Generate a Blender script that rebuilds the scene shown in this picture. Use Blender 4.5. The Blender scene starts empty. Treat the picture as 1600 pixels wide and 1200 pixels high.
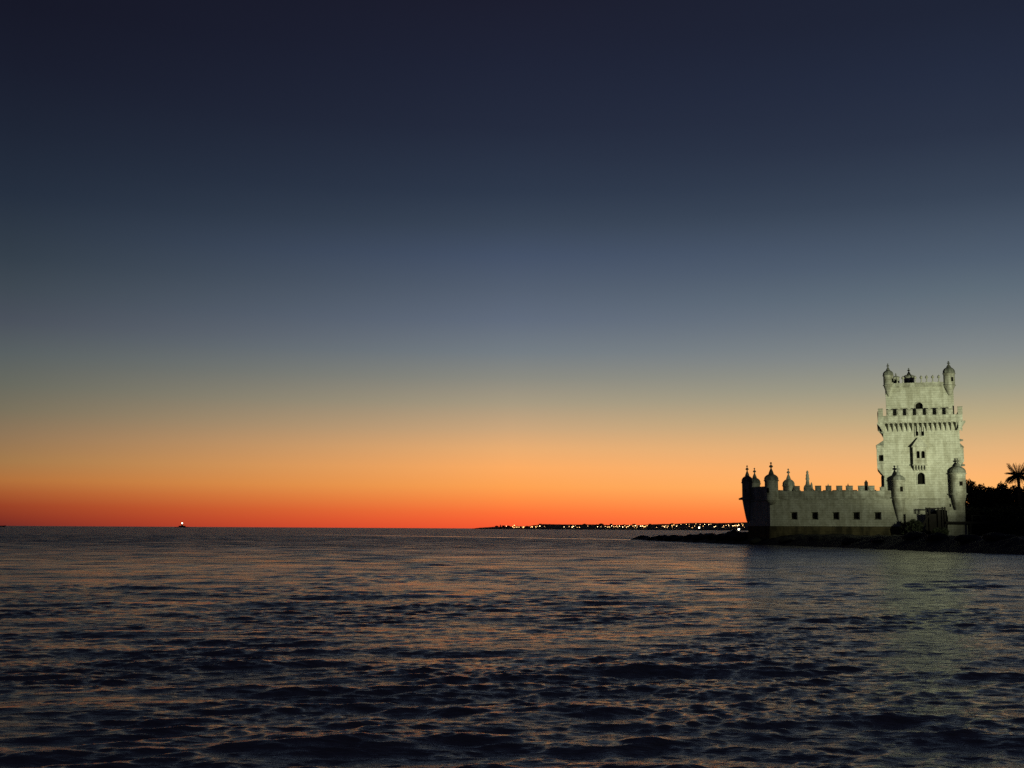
import bpy, bmesh, math, random
import numpy as np
from mathutils import Vector, Matrix, noise as mnoise
rnd = random.Random(7)
R = math.radians
SC = bpy.context.scene
COL = SC.collection

# ------------------------------------------------------------------ camera
EYE = 3.0
FPX = 1800.0
cam_d = bpy.data.cameras.new("camera")
cam = bpy.data.objects.new("camera", cam_d)
COL.objects.link(cam)
cam_d.sensor_width = 36.0
cam_d.lens = 36.0 * FPX / 1600.0
cam_d.clip_start = 0.5
cam_d.clip_end = 90000.0
CAM_M = (Matrix.Translation((0, 0, EYE)) @ Matrix.Rotation(R(90 + 7.15), 4, 'X')
         @ Matrix.Rotation(0.0054, 4, 'Z'))
cam.matrix_world = CAM_M
SC.camera = cam

# ------------------------------------------------------------------ colour management
SC.view_settings.view_transform = 'Standard'
SC.view_settings.look = 'None'
SC.view_settings.exposure = 0.0
SC.view_settings.gamma = 1.0
SC.view_settings.use_curve_mapping = False
SC.render.film_transparent = False
SC.cycles.use_denoising = False
SC.cycles.max_bounces = 6
SC.cycles.sample_clamp_indirect = 3.0


def lin(c):
    c = c / 255.0
    return c / 12.92 if c <= 0.04045 else ((c + 0.055) / 1.055) ** 2.4


def rgb(r, g, b):
    return (lin(r), lin(g), lin(b), 1.0)


def ray(px, py):
    v = Vector(((px - 800.0) / FPX, -(py - 600.0) / FPX, -1.0))
    return (CAM_M.to_3x3() @ v).normalized()


# ------------------------------------------------------------------ sky: dusk, the sun already under the horizon
world = bpy.data.worlds.new("World")
SC.world = world
world.use_nodes = True
nt = world.node_tree
nt.nodes.clear()
N = nt.nodes.new
L = nt.links.new
w_out = N('ShaderNodeOutputWorld')
w_bg = N('ShaderNodeBackground')
w_tc = N('ShaderNodeTexCoord')
w_sep = N('ShaderNodeSeparateXYZ')
L(w_tc.outputs['Generated'], w_sep.inputs[0])
# elevation factor sin(el) spread over 0..1
w_map = N('ShaderNodeMapRange')
w_map.inputs['From Min'].default_value = -0.02
w_map.inputs['From Max'].default_value = 0.98
L(w_sep.outputs['Z'], w_map.inputs['Value'])
w_pow = N('ShaderNodeMath'); w_pow.operation = 'POWER'
w_pow.inputs[1].default_value = 0.5
L(w_map.outputs[0], w_pow.inputs[0])
# angle from the sunset's azimuth
w_at = N('ShaderNodeMath'); w_at.operation = 'ARCTAN2'
L(w_sep.outputs['X'], w_at.inputs[0]); L(w_sep.outputs['Y'], w_at.inputs[1])
w_sub = N('ShaderNodeMath'); w_sub.operation = 'SUBTRACT'
GLOW_AZ = R(22.0)
w_sub.inputs[1].default_value = GLOW_AZ
L(w_at.outputs[0], w_sub.inputs[0])
w_wrap = N('ShaderNodeMath'); w_wrap.operation = 'WRAP'
w_wrap.inputs[1].default_value = math.pi; w_wrap.inputs[2].default_value = -math.pi
L(w_sub.outputs[0], w_wrap.inputs[0])
w_abs = N('ShaderNodeMath'); w_abs.operation = 'ABSOLUTE'
L(w_wrap.outputs[0], w_abs.inputs[0])


def sky_ramp(px, rows, top):
    rp = N('ShaderNodeValToRGB')
    L(w_pow.outputs[0], rp.inputs[0])
    cr = rp.color_ramp
    cr.interpolation = 'B_SPLINE' if False else 'LINEAR'
    pts = []
    for y, c in rows:
        z = 0.0 if y >= 826 else max(0.0, ray(px, y).z)
        pts.append((math.sqrt((z + 0.02) / 1.0), rgb(*c)))
    pts.append((0.85, rgb(*top[0])))
    pts.append((1.0, rgb(*top[1])))
    pts.sort(key=lambda p: p[0])
    cr.elements[0].position = pts[0][0]; cr.elements[0].color = pts[0][1]
    cr.elements[1].position = pts[-1][0]; cr.elements[1].color = pts[-1][1]
    for p, c in pts[1:-1]:
        e = cr.elements.new(p); e.color = c
    return rp


ramp_l = sky_ramp(20, [(826, (112, 43, 37)), (810, (132, 50, 35)), (790, (152, 65, 38)), (770, (168, 90, 48)),
                       (750, (178, 113, 60)), (720, (164, 122, 76)), (680, (144, 118, 88)), (640, (121, 113, 93)),
                       (600, (104, 106, 96)), (550, (88, 96, 98)), (500, (74, 81, 92)), (450, (63, 73, 83)),
                       (400, (52, 63, 75)), (300, (37, 47, 63)), (200, (30, 37, 53)), (100, (25, 29, 45)),
                       (0, (22, 24, 39))], ((19, 21, 36), (19, 21, 36)))
ramp_c = sky_ramp(800, [(826, (248, 88, 50)), (812, (253, 102, 54)), (800, (255, 116, 58)), (780, (255, 143, 70)),
                        (760, (255, 163, 83)), (730, (252, 173, 101)), (700, (233, 174, 115)), (670, (204, 167, 125)),
                        (630, (168, 155, 130)), (590, (139, 139, 130)), (550, (116, 125, 132)), (500, (97, 108, 125)),
                        (450, (83, 95, 113)), (400, (69, 82, 104)), (350, (57, 69, 87)), (300, (46, 57, 76)),
                        (200, (36, 43, 62)), (100, (31, 36, 55)), (0, (28, 30, 47))], ((22, 24, 40), (21, 23, 38)))
ramp_r = sky_ramp(1560, [(826, (255, 122, 62)), (800, (255, 150, 74)), (760, (255, 184, 108)), (740, (252, 183, 115)),
                         (700, (228, 180, 125)), (650, (190, 171, 131)), (600, (156, 155, 136)), (550, (132, 138, 138)),
                         (500, (112, 122, 130)), (450, (95, 109, 121)), (400, (80, 94, 111)), (300, (57, 69, 87)),
                         (200, (43, 52, 71)), (100, (36, 44, 64)), (0, (31, 37, 55))], ((24, 28, 44), (22, 24, 40)))
ramp_b = sky_ramp(20, [(826, (34, 34, 42)), (700, (33, 35, 46)), (500, (28, 31, 44)), (200, (22, 25, 39)),
                       (0, (20, 23, 38))], ((18, 20, 34), (18, 20, 34)))


def sky_mix(a0, a1, ca, cb):
    m = N('ShaderNodeMapRange'); m.interpolation_type = 'SMOOTHSTEP' if a1 > 1.5 else 'LINEAR'
    m.inputs['From Min'].default_value = a0; m.inputs['From Max'].default_value = a1
    L(w_abs.outputs[0], m.inputs['Value'])
    x = N('ShaderNodeMix'); x.data_type = 'RGBA'
    L(m.outputs[0], x.inputs['Factor'])
    L(ca, x.inputs['A']); L(cb, x.inputs['B'])
    return x.outputs['Result']


s = sky_mix(R(0), R(22), ramp_r.outputs[0], ramp_c.outputs[0])
s = sky_mix(R(22), R(46), s, ramp_l.outputs[0])
s = sky_mix(R(46), R(105), s, ramp_b.outputs[0])
L(s, w_bg.inputs['Color'])
w_bg.inputs['Strength'].default_value = 1.0
L(w_bg.outputs[0], w_out.inputs['Surface'])

# ------------------------------------------------------------------ tower frame: u along the facade, v away, z up
TH = R(18.0)
UD = Vector((math.cos(TH), -math.sin(TH), 0))
VD = Vector((math.sin(TH), math.cos(TH), 0))
ORG = Vector((79.6, 225.0, 0.0))


def q(px, py, v=0.0):
    """where the line of sight through a photo pixel meets the plane v of the facade frame"""
    d = ray(px, py)
    o = Vector((0, 0, EYE))
    t = ((ORG - o).dot(VD) + v) / d.dot(VD)
    p = o + d * t - ORG
    return p.dot(UD), p.z


def U(px, py, v=0.0):
    return q(px, py, v)[0]


def Z(px, py, v=0.0):
    return q(px, py, v)[1]


def wpt(u, v, z):
    return ORG + UD * u + VD * v + Vector((0, 0, z))


# ------------------------------------------------------------------ floodlights trained on the tower (lamps; their housings come below)
FLOODS = [((44, -75, 12.0), (0.5, 0, 22.5), 25.0, 335000.0),
          ((41, -78, 12.0), (-14.0, 0, 9.5), 28.0, 68000.0)]
for i, (pos, tgt, size, power) in enumerate(FLOODS):
    ld = bpy.data.lights.new("floodlight_beam", 'SPOT')
    ld.energy = power
    ld.spot_size = R(size)
    ld.spot_blend = 1.0
    ld.shadow_soft_size = 0.9
    ld.color = (0.95, 1.0, 0.64)
    lo = bpy.data.objects.new("floodlight_beam", ld)
    p = wpt(*pos); t_ = wpt(*tgt)
    dirv = (t_ - p).normalized()
    lo.matrix_world = Matrix.Translation(p + dirv * 0.45) @ dirv.to_track_quat('-Z', 'Y').to_matrix().to_4x4()
    COL.objects.link(lo)


# ------------------------------------------------------------------ helpers
def tag(o, label=None, cat=None, group=None, kind=None):
    if label: o['label'] = label
    if cat: o['category'] = cat
    if group: o['group'] = group
    if kind: o['kind'] = kind
    return o


def empty(name, loc=(0, 0, 0), rz=0.0):
    o = bpy.data.objects.new(name, None)
    o.location = loc; o.rotation_euler = (0, 0, rz)
    o.empty_display_size = 0.5
    COL.objects.link(o)
    return o


class MB:
    def __init__(s):
        s.v = []; s.f = []

    def add(s, vs, fs):
        n = len(s.v)
        s.v += [tuple(v) for v in vs]
        s.f += [tuple(n + i for i in f) for f in fs]
        return s

    def box(s, x0, x1, y0, y1, z0, z1, tx=0.0, ty=0.0):
        vs = [(x0, y0, z0), (x1, y0, z0), (x1, y1, z0), (x0, y1, z0),
              (x0 + tx, y0 + ty, z1), (x1 - tx, y0 + ty, z1), (x1 - tx, y1 - ty, z1), (x0 + tx, y1 - ty, z1)]
        return s.add(vs, [(3, 2, 1, 0), (4, 5, 6, 7), (0, 1, 5, 4), (1, 2, 6, 5), (2, 3, 7, 6), (3, 0, 4, 7)])

    def prism(s, pts, y0, y1):
        """outline in x-z, pulled along y"""
        n = len(pts)
        vs = [(x, y0, z) for x, z in pts] + [(x, y1, z) for x, z in pts]
        fs = [tuple(range(n)), tuple(range(2 * n - 1, n - 1, -1))]
        fs += [(i + n, (i + 1) % n + n, (i + 1) % n, i) for i in range(n)]
        return s.add(vs, fs)

    def prism_x(s, pts, x0, x1):
        """outline in y-z, pulled along x"""
        n = len(pts)
        vs = [(x0, y, z) for y, z in pts] + [(x1, y, z) for y, z in pts]
        fs = [tuple(range(n - 1, -1, -1)), tuple(range(n, 2 * n))]
        fs += [(i, (i + 1) % n, (i + 1) % n + n, i + n) for i in range(n)]
        return s.add(vs, fs)

    def lathe(s, prof, cx=0.0, cy=0.0, seg=16, rot=0.0):
        vs = []; fs = []
        for r, z in prof:
            for k in range(seg):
                a = 2 * math.pi * k / seg + rot
                vs.append((cx + r * math.cos(a), cy + r * math.sin(a), z))
        for i in range(len(prof) - 1):
            for k in range(seg):
                a = i * seg + k; b = i * seg + (k + 1) % seg
                fs.append((a, b, b + seg, a + seg))
        fs.append(tuple(range(seg - 1, -1, -1)))
        fs.append(tuple(range((len(prof) - 1) * seg, len(prof) * seg)))
        return s.add(vs, fs)

    def tube(s, p, r, seg=6):
        """p: list of points, r: list of radii"""
        vs = []; fs = []
        for i, c in enumerate(p):
            c = Vector(c)
            a = Vector(p[max(0, i - 1)]); b = Vector(p[min(len(p) - 1, i + 1)])
            d = (b - a).normalized()
            x = d.orthogonal().normalized(); y = d.cross(x)
            for k in range(seg):
                t = 2 * math.pi * k / seg
                vs.append(c + (x * math.cos(t) + y * math.sin(t)) * r[i])
        for i in range(len(p) - 1):
            for k in range(seg):
                a = i * seg + k; b = i * seg + (k + 1) % seg
                fs.append((a, b, b + seg, a + seg))
        fs.append(tuple(range(seg - 1, -1, -1)))
        fs.append(tuple(range((len(p) - 1) * seg, len(p) * seg)))
        return s.add(vs, fs)

    def mesh(s, name, mat, smooth=False):
        me = bpy.data.meshes.new(name)
        me.from_pydata(s.v, [], s.f)
        me.materials.append(mat)
        bm = bmesh.new(); bm.from_mesh(me)
        bmesh.ops.recalc_face_normals(bm, faces=bm.faces)
        bm.to_mesh(me); bm.free()
        if smooth:
            me.polygons.foreach_set('use_smooth', [True] * len(me.polygons))
            try:
                me.set_sharp_from_angle(angle=R(40))
            except Exception:
                pass
        return me

    def build(s, name, mat, parent=None, smooth=False, loc=None, rz=0.0):
        return link(name, s.mesh(name, mat, smooth), parent, loc, rz)


def link(name, me, parent=None, loc=None, rz=0.0):
    o = bpy.data.objects.new(name, me)
    COL.objects.link(o)
    if parent is not None: o.parent = parent
    if loc is not None: o.location = loc
    if rz: o.rotation_euler = (0, 0, rz)
    return o


def cut(obj, cutters):
    """real openings: subtract closed MB shapes from a wall"""
    c = MB()
    for m in cutters: c.add(m.v, m.f)
    tmp = c.build("cutter", obj.data.materials[0])
    md = obj.modifiers.new("b", 'BOOLEAN')
    md.operation = 'DIFFERENCE'; md.object = tmp; md.solver = 'EXACT'; md.use_self = True
    tmp.matrix_world = Matrix(); save = obj.parent; obj.parent = None
    bpy.context.view_layer.update()
    dg = bpy.context.evaluated_depsgraph_get()
    me = bpy.data.meshes.new_from_object(obj.evaluated_get(dg))
    obj.modifiers.clear(); obj.data = me; obj.parent = save
    bpy.data.objects.remove(tmp)
    return obj


def arch(x0, x1, z0, z1, n=8, kind='round'):
    """arched outline, z1 is the crown"""
    r = (x1 - x0) / 2; cx = (x0 + x1) / 2
    rz = r if kind == 'round' else r * 0.5
    pts = [(x0, z0), (x1, z0)]
    for i in range(n + 1):
        a = math.pi * i / n
        pts.append((cx + r * math.cos(a), z1 - rz + rz * math.sin(a)))
    return pts


# ------------------------------------------------------------------ materials
def new_mat(name):
    m = bpy.data.materials.new(name); m.use_nodes = True
    t = m.node_tree; b = t.nodes['Principled BSDF']
    return m, t, b


def simple(name, col, rough=0.8, metal=0.0, vary=0.25, scale=3.0):
    m, t, b = new_mat(name)
    n = t.nodes.new('ShaderNodeTexNoise'); n.inputs['Scale'].default_value = scale
    n.inputs['Detail'].default_value = 5
    tc = t.nodes.new('ShaderNodeTexCoord'); t.links.new(tc.outputs['Object'], n.inputs['Vector'])
    r = t.nodes.new('ShaderNodeMapRange')
    r.inputs['From Min'].default_value = 0.3; r.inputs['From Max'].default_value = 0.7
    r.inputs['To Min'].default_value = 1 - vary; r.inputs['To Max'].default_value = 1 + vary
    t.links.new(n.outputs[0], r.inputs[0])
    mx = t.nodes.new('ShaderNodeVectorMath'); mx.operation = 'SCALE'
    mx.inputs[0].default_value = col
    t.links.new(r.outputs[0], mx.inputs['Scale'])
    t.links.new(mx.outputs[0], b.inputs['Base Color'])
    b.inputs['Roughness'].default_value = rough
    b.inputs['Metallic'].default_value = metal
    return m


def emit(name, col, strength):
    m, t, b = new_mat(name)
    b.inputs['Base Color'].default_value = (0.2, 0.2, 0.2, 1)
    b.inputs['Emission Color'].default_value = (*col, 1)
    b.inputs['Emission Strength'].default_value = strength
    m.cycles.emission_sampling = 'NONE'
    return m


def stone(name, col, dark, stain=0.5, stain_scale=0.35):
    """weathered limestone: coursed blocks with thin joints, blotches and run-down streaks"""
    m, t, b = new_mat(name)
    Nn = t.nodes.new; Ln = t.links.new
    tc = Nn('ShaderNodeTexCoord')
    sep = Nn('ShaderNodeSeparateXYZ'); Ln(tc.outputs['Object'], sep.inputs[0])
    ad = Nn('ShaderNodeMath'); ad.operation = 'ADD'; Ln(sep.outputs['X'], ad.inputs[0]); Ln(sep.outputs['Y'], ad.inputs[1])
    cb = Nn('ShaderNodeCombineXYZ'); Ln(ad.outputs[0], cb.inputs['X']); Ln(sep.outputs['Z'], cb.inputs['Y'])
    br = Nn('ShaderNodeTexBrick')
    br.inputs['Scale'].default_value = 1.0
    br.inputs['Brick Width'].default_value = 1.05; br.inputs['Row Height'].default_value = 0.46
    br.inputs['Mortar Size'].default_value = 0.025; br.inputs['Mortar Smooth'].default_value = 0.4
    br.inputs['Color1'].default_value = (1, 1, 1, 1); br.inputs['Color2'].default_value = (0.93, 0.92, 0.90, 1)
    br.inputs['Mortar'].default_value = (0.84, 0.84, 0.82, 1)
    Ln(cb.outputs[0], br.inputs['Vector'])
    n1 = Nn('ShaderNodeTexNoise'); n1.inputs['Scale'].default_value = stain_scale
    n1.inputs['Detail'].default_value = 8; n1.inputs['Roughness'].default_value = 0.62
    Ln(tc.outputs['Object'], n1.inputs['Vector'])
    mp = Nn('ShaderNodeMapping'); mp.inputs['Scale'].default_value = (1.1, 1.1, 0.16)
    Ln(tc.outputs['Object'], mp.inputs['Vector'])
    n2 = Nn('ShaderNodeTexNoise'); n2.inputs['Scale'].default_value = 1.0; n2.inputs['Detail'].default_value = 6
    Ln(mp.outputs[0], n2.inputs['Vector'])
    mm = Nn('ShaderNodeMath'); mm.operation = 'MULTIPLY'; Ln(n1.outputs[0], mm.inputs[0]); Ln(n2.outputs[0], mm.inputs[1])
    mr = Nn('ShaderNodeMapRange'); mr.inputs['From Min'].default_value = 0.17; mr.inputs['From Max'].default_value = 0.33
    mr.inputs['To Min'].default_value = stain; mr.inputs['To Max'].default_value = 0.0
    Ln(mm.outputs[0], mr.inputs[0])
    mx = Nn('ShaderNodeMix'); mx.data_type = 'RGBA'
    mx.inputs['A'].default_value = (*col, 1); mx.inputs['B'].default_value = (*dark, 1)
    Ln(mr.outputs[0], mx.inputs['Factor'])
    mu = Nn('ShaderNodeMix'); mu.data_type = 'RGBA'; mu.blend_type = 'MULTIPLY'; mu.inputs['Factor'].default_value = 0.85
    Ln(mx.outputs['Result'], mu.inputs['A']); Ln(br.outputs['Color'], mu.inputs['B'])
    Ln(mu.outputs['Result'], b.inputs['Base Color'])
    b.inputs['Roughness'].default_value = 0.9
    b.inputs['Specular IOR Level'].default_value = 0.2
    n3 = Nn('ShaderNodeTexNoise'); n3.inputs['Scale'].default_value = 2.5; n3.inputs['Detail'].default_value = 6
    Ln(tc.outputs['Object'], n3.inputs['Vector'])
    a2 = Nn('ShaderNodeMath'); a2.operation = 'MULTIPLY_ADD'; Ln(n3.outputs[0], a2.inputs[0])
    a2.inputs[1].default_value = 1.6; Ln(br.outputs['Fac'], a2.inputs[2])
    bp = Nn('ShaderNodeBump'); bp.inputs['Strength'].default_value = 0.6; bp.inputs['Distance'].default_value = 0.08
    bp.invert = True
    Ln(a2.outputs[0], bp.inputs['Height']); Ln(bp.outputs[0], b.inputs['Normal'])
    return m


M_STONE = stone("limestone", (0.50, 0.50, 0.44), (0.25, 0.24, 0.18), 0.6, 0.9)
M_TRIM = stone("carved_limestone", (0.50, 0.50, 0.44), (0.19, 0.18, 0.14), 0.8, 0.8)
M_DOME = stone("lichen_grey_stone", (0.28, 0.29, 0.26), (0.10, 0.10, 0.08), 0.8, 0.9)
M_PLINTH = stone("algae_stained_stone", (0.12, 0.10, 0.055), (0.035, 0.03, 0.02), 0.9, 0.6)
M_VOID = simple("dark_opening_fill", (0.006, 0.0055, 0.004), 0.9)  # near-black fill: the darkness inside windows, slits and ports is put into its colour
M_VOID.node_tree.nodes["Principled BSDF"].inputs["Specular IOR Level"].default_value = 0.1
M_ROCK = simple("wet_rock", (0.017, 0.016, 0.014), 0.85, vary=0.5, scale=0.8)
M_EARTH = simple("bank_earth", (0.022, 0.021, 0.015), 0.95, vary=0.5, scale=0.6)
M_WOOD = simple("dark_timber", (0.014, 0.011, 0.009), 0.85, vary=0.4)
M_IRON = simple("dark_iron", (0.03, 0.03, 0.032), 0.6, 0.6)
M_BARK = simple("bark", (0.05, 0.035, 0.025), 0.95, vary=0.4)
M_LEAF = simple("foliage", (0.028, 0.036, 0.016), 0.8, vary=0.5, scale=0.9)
M_PALM = simple("palm_leaf", (0.05, 0.06, 0.025), 0.7, vary=0.4)
M_HILL = simple("distant_land", (0.05, 0.045, 0.035), 0.95, vary=0.4, scale=0.01)
M_HOUSE = simple("town_wall", (0.16, 0.13, 0.10), 0.9, vary=0.3, scale=0.05)
M_ROOF = simple("town_roof", (0.12, 0.05, 0.03), 0.9, vary=0.3, scale=0.05)
M_PAINT = simple("boat_paint", (0.10, 0.09, 0.09), 0.5)


# ------------------------------------------------------------------ the river: one sheet of real waves out to the horizon
def make_sea():
    rows = [2.0]
    while rows[-1] < 420.0:
        y = rows[-1]
        rows.append(y + min(1.0, max(0.04, y * y / 16000.0)) * (1.0 if y > 12 else 4.0))
    while rows[-1] < 60000.0:
        rows.append(rows[-1] * 1.045)
    rows = np.array(rows)
    ts = np.concatenate([-np.geomspace(6.0, 0.58, 26), np.linspace(-0.56, 0.56, 1000), np.geomspace(0.58, 6.0, 26)])
    Yg, Tg = np.meshgrid(rows, ts, indexing='ij')
    Xg = Yg * Tg
    dt = np.gradient(ts)
    dy = np.gradient(rows)
    sp = np.maximum(dy[:, None] * 1.0, (Yg * dt[None, :]))
    X = Xg.astype(np.float32); Y = Yg.astype(np.float32); SP = sp.astype(np.float32)
    dX = np.zeros_like(X); dY = np.zeros_like(X); H = np.zeros_like(X)
    rs = np.random.RandomState(11)
    near = int(np.searchsorted(rows, 900.0))
    nc = 130
    # glassy patches a few metres wide between the ruffled water
    PM = np.zeros_like(X[:near])
    for i in range(9):
        lp = 3.5 * 1.32 ** i; th = rs.rand() * 6.28
        PM += np.sin(6.283 / lp * (X[:near] * math.cos(th) * 0.7 + Y[:near] * math.sin(th)) + rs.rand() * 6.28)
    PM = np.clip(0.88 + 0.18 * PM, 0.5, 1.25)
    lam = np.geomspace(0.17, 7.5, nc)
    for i in range(nc):
        l = lam[i]
        k = 2 * math.pi / l
        # main wind sea runs away from / toward the lens, slightly from the left; small ripples spread wider
        spread = 0.38 if l > 3 else (0.42 if l > 1 else 0.5)
        th = R(90 + 12) + rs.randn() * spread
        kx, ky = k * math.cos(th), k * math.sin(th)
        slope = float(np.interp(l, [0.17, 0.4, 1.0, 2.4, 7.5], [0.034, 0.046, 0.042, 0.019, 0.013]))
        slope *= WAVE
        a = slope / k * (0.6 + 0.8 * rs.rand())
        ph = rs.rand() * 2 * math.pi
        w = np.clip((l / SP[:near] - 1.7) / 1.5, 0, 1)
        arg = (kx * X[:near] + ky * Y[:near] + ph)
        # groups of waves: slow change in strength over the water
        g = 0.65 + 0.35 * np.sin(0.11 * k ** 0.5 * (X[:near] * rs.randn() + Y[:near] * rs.randn() * 0.6) + rs.rand() * 6.28)
        s_ = np.sin(arg); c_ = np.cos(arg)
        wa = w * g * a * (PM ** (1.0 if l < 1.6 else 0.45))
        H[:near] += wa * c_
        dX[:near] -= wa * s_ * math.cos(th) * 0.9
        dY[:near] -= wa * s_ * math.sin(th) * 0.9
    # calmer patches
    P = 0.5 + 0.5 * np.sin(X * 0.045 + 1.3 + 1.5 * np.sin(Y * 0.021)) * np.sin(Y * 0.06 + 0.8 + 1.2 * np.sin(X * 0.017))
    cal = (0.72 + 0.45 * P)
    H *= cal
    co = np.empty((X.shape[0], X.shape[1], 3), np.float32)
    co[..., 0] = X + dX; co[..., 1] = Y + dY; co[..., 2] = H
    nr, ncol = X.shape
    idx = np.arange(nr * ncol, dtype=np.int32).reshape(nr, ncol)
    quads = np.stack([idx[:-1, :-1], idx[:-1, 1:], idx[1:, 1:], idx[1:, :-1]], axis=-1).reshape(-1, 4)
    me = bpy.data.meshes.new("river_water")
    me.vertices.add(nr * ncol); me.vertices.foreach_set('co', co.ravel())
    nf = len(quads)
    me.loops.add(nf * 4); me.loops.foreach_set('vertex_index', quads.ravel())
    me.polygons.add(nf)
    me.polygons.foreach_set('loop_start', np.arange(0, nf * 4, 4, dtype=np.int32))
    me.polygons.foreach_set('loop_total', np.full(nf, 4, np.int32))
    me.polygons.foreach_set('use_smooth', np.ones(nf, bool))
    me.update(calc_edges=True)
    m, t, b = new_mat("river_water")
    Nn = t.nodes.new; Ln = t.links.new
    b.inputs['Base Color'].default_value = (0.26, 0.23, 0.20, 1)
    b.inputs['IOR'].default_value = 1.35
    tc = Nn('ShaderNodeTexCoord')
    mp = Nn('ShaderNodeMapping'); mp.inputs['Scale'].default_value = (0.55, 1.25, 1.0)
    mp.inputs['Rotation'].default_value = (0, 0, R(-9))
    Ln(tc.outputs['Object'], mp.inputs['Vector'])
    n1 = Nn('ShaderNodeTexNoise'); n1.inputs['Scale'].default_value = 2.6; n1.inputs['Detail'].default_value = 6
    n1.inputs['Roughness'].default_value = 0.55
    Ln(mp.outputs[0], n1.inputs['Vector'])
    n2 = Nn('ShaderNodeTexNoise'); n2.inputs['Scale'].default_value = 0.6; n2.inputs['Detail'].default_value = 7
    Ln(mp.outputs[0], n2.inputs['Vector'])
    # far water: the waves too small for the mesh come from a coarser relief that grows with distance from the quay
    sp_ = Nn('ShaderNodeSeparateXYZ'); Ln(tc.outputs['Object'], sp_.inputs[0])
    fr = Nn('ShaderNodeMapRange'); fr.inputs['From Min'].default_value = 15; fr.inputs['From Max'].default_value = 130
    fr.inputs['To Min'].default_value = 0.06; fr.inputs['To Max'].default_value = 1.0
    Ln(sp_.outputs['Y'], fr.inputs['Value'])
    m2 = Nn('ShaderNodeMath'); m2.operation = 'MULTIPLY'; Ln(n2.outputs[0], m2.inputs[0]); Ln(fr.outputs[0], m2.inputs[1])
    ma = Nn('ShaderNodeMath'); ma.operation = 'MULTIPLY_ADD'; Ln(n1.outputs[0], ma.inputs[0])
    ma.inputs[1].default_value = 0.26; Ln(m2.outputs[0], ma.inputs[2])
    ro = Nn('ShaderNodeMapRange'); ro.interpolation_type = 'SMOOTHSTEP'
    ro.inputs['From Min'].default_value = 10; ro.inputs['From Max'].default_value = 260
    ro.inputs['To Min'].default_value = 0.13; ro.inputs['To Max'].default_value = 0.36
    Ln(sp_.outputs['Y'], ro.inputs['Value'])
    # a current line: smooth streak lying slantwise across the river
    c1 = Nn('ShaderNodeMath'); c1.operation = 'MULTIPLY_ADD'; Ln(sp_.outputs['X'], c1.inputs[0]); c1.inputs[1].default_value = 1.35
    Ln(sp_.outputs['Y'], c1.inputs[2])
    c2 = Nn('ShaderNodeMath'); c2.operation = 'SUBTRACT'; Ln(c1.outputs[0], c2.inputs[0]); c2.inputs[1].default_value = 382.0
    c3 = Nn('ShaderNodeMath'); c3.operation = 'ABSOLUTE'; Ln(c2.outputs[0], c3.inputs[0])
    c4 = Nn('ShaderNodeMapRange'); c4.inputs['From Min'].default_value = 6; c4.inputs['From Max'].default_value = 22
    c4.inputs['To Min'].default_value = 0.22; c4.inputs['To Max'].default_value = 0.0
    Ln(c3.outputs[0], c4.inputs['Value'])
    c5 = Nn('ShaderNodeMapRange'); c5.inputs['From Min'].default_value = -110; c5.inputs['From Max'].default_value = -30
    Ln(sp_.outputs['X'], c5.inputs['Value'])
    c6 = Nn('ShaderNodeMath'); c6.operation = 'MULTIPLY'; Ln(c4.outputs[0], c6.inputs[0]); Ln(c5.outputs[0], c6.inputs[1])
    c7 = Nn('ShaderNodeMath'); c7.operation = 'SUBTRACT'; Ln(ro.outputs[0], c7.inputs[0]); Ln(c6.outputs[0], c7.inputs[1])
    mp4 = Nn('ShaderNodeMapping'); mp4.inputs['Scale'].default_value = (0.10, 0.16, 1)
    Ln(tc.outputs['Object'], mp4.inputs['Vector'])
    n4 = Nn('ShaderNodeTexNoise'); n4.inputs['Scale'].default_value = 1.0; n4.inputs['Detail'].default_value = 7
    n4.inputs['Roughness'].default_value = 0.65
    Ln(mp4.outputs[0], n4.inputs['Vector'])
    c8 = Nn('ShaderNodeMapRange'); c8.inputs['From Min'].default_value = 0.36; c8.inputs['From Max'].default_value = 0.64
    c8.inputs['To Min'].default_value = 0.6; c8.inputs['To Max'].default_value = 1.3
    Ln(n4.outputs[0], c8.inputs['Value'])
    c9 = Nn('ShaderNodeMath'); c9.operation = 'MULTIPLY'; Ln(c7.outputs[0], c9.inputs[0]); Ln(c8.outputs[0], c9.inputs[1])
    Ln(c9.outputs[0], b.inputs['Roughness'])
    # broad slicks where the ripples lie down
    mp3 = Nn('ShaderNodeMapping'); mp3.inputs['Scale'].default_value = (0.012, 0.035, 1)
    Ln(tc.outputs['Object'], mp3.inputs['Vector'])
    n3 = Nn('ShaderNodeTexNoise'); n3.inputs['Scale'].default_value = 1.0; n3.inputs['Detail'].default_value = 4
    Ln(mp3.outputs[0], n3.inputs['Vector'])
    sl = Nn('ShaderNodeMapRange'); sl.inputs['From Min'].default_value = 0.35; sl.inputs['From Max'].default_value = 0.65
    sl.inputs['To Min'].default_value = 0.35; sl.inputs['To Max'].default_value = 1.15
    Ln(n3.outputs[0], sl.inputs[0])
    bp = Nn('ShaderNodeBump'); bp.inputs['Distance'].default_value = 0.55
    Ln(sl.outputs[0], bp.inputs['Strength'])
    Ln(ma.outputs[0], bp.inputs['Height']); Ln(bp.outputs[0], b.inputs['Normal'])
    me.materials.append(m)
    o = bpy.data.objects.new("river_water", me)
    COL.objects.link(o)
    tag(o, 'dark choppy river water catching orange dusk glow', None, None, 'structure')


WAVE = 0.8
make_sea()

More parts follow.
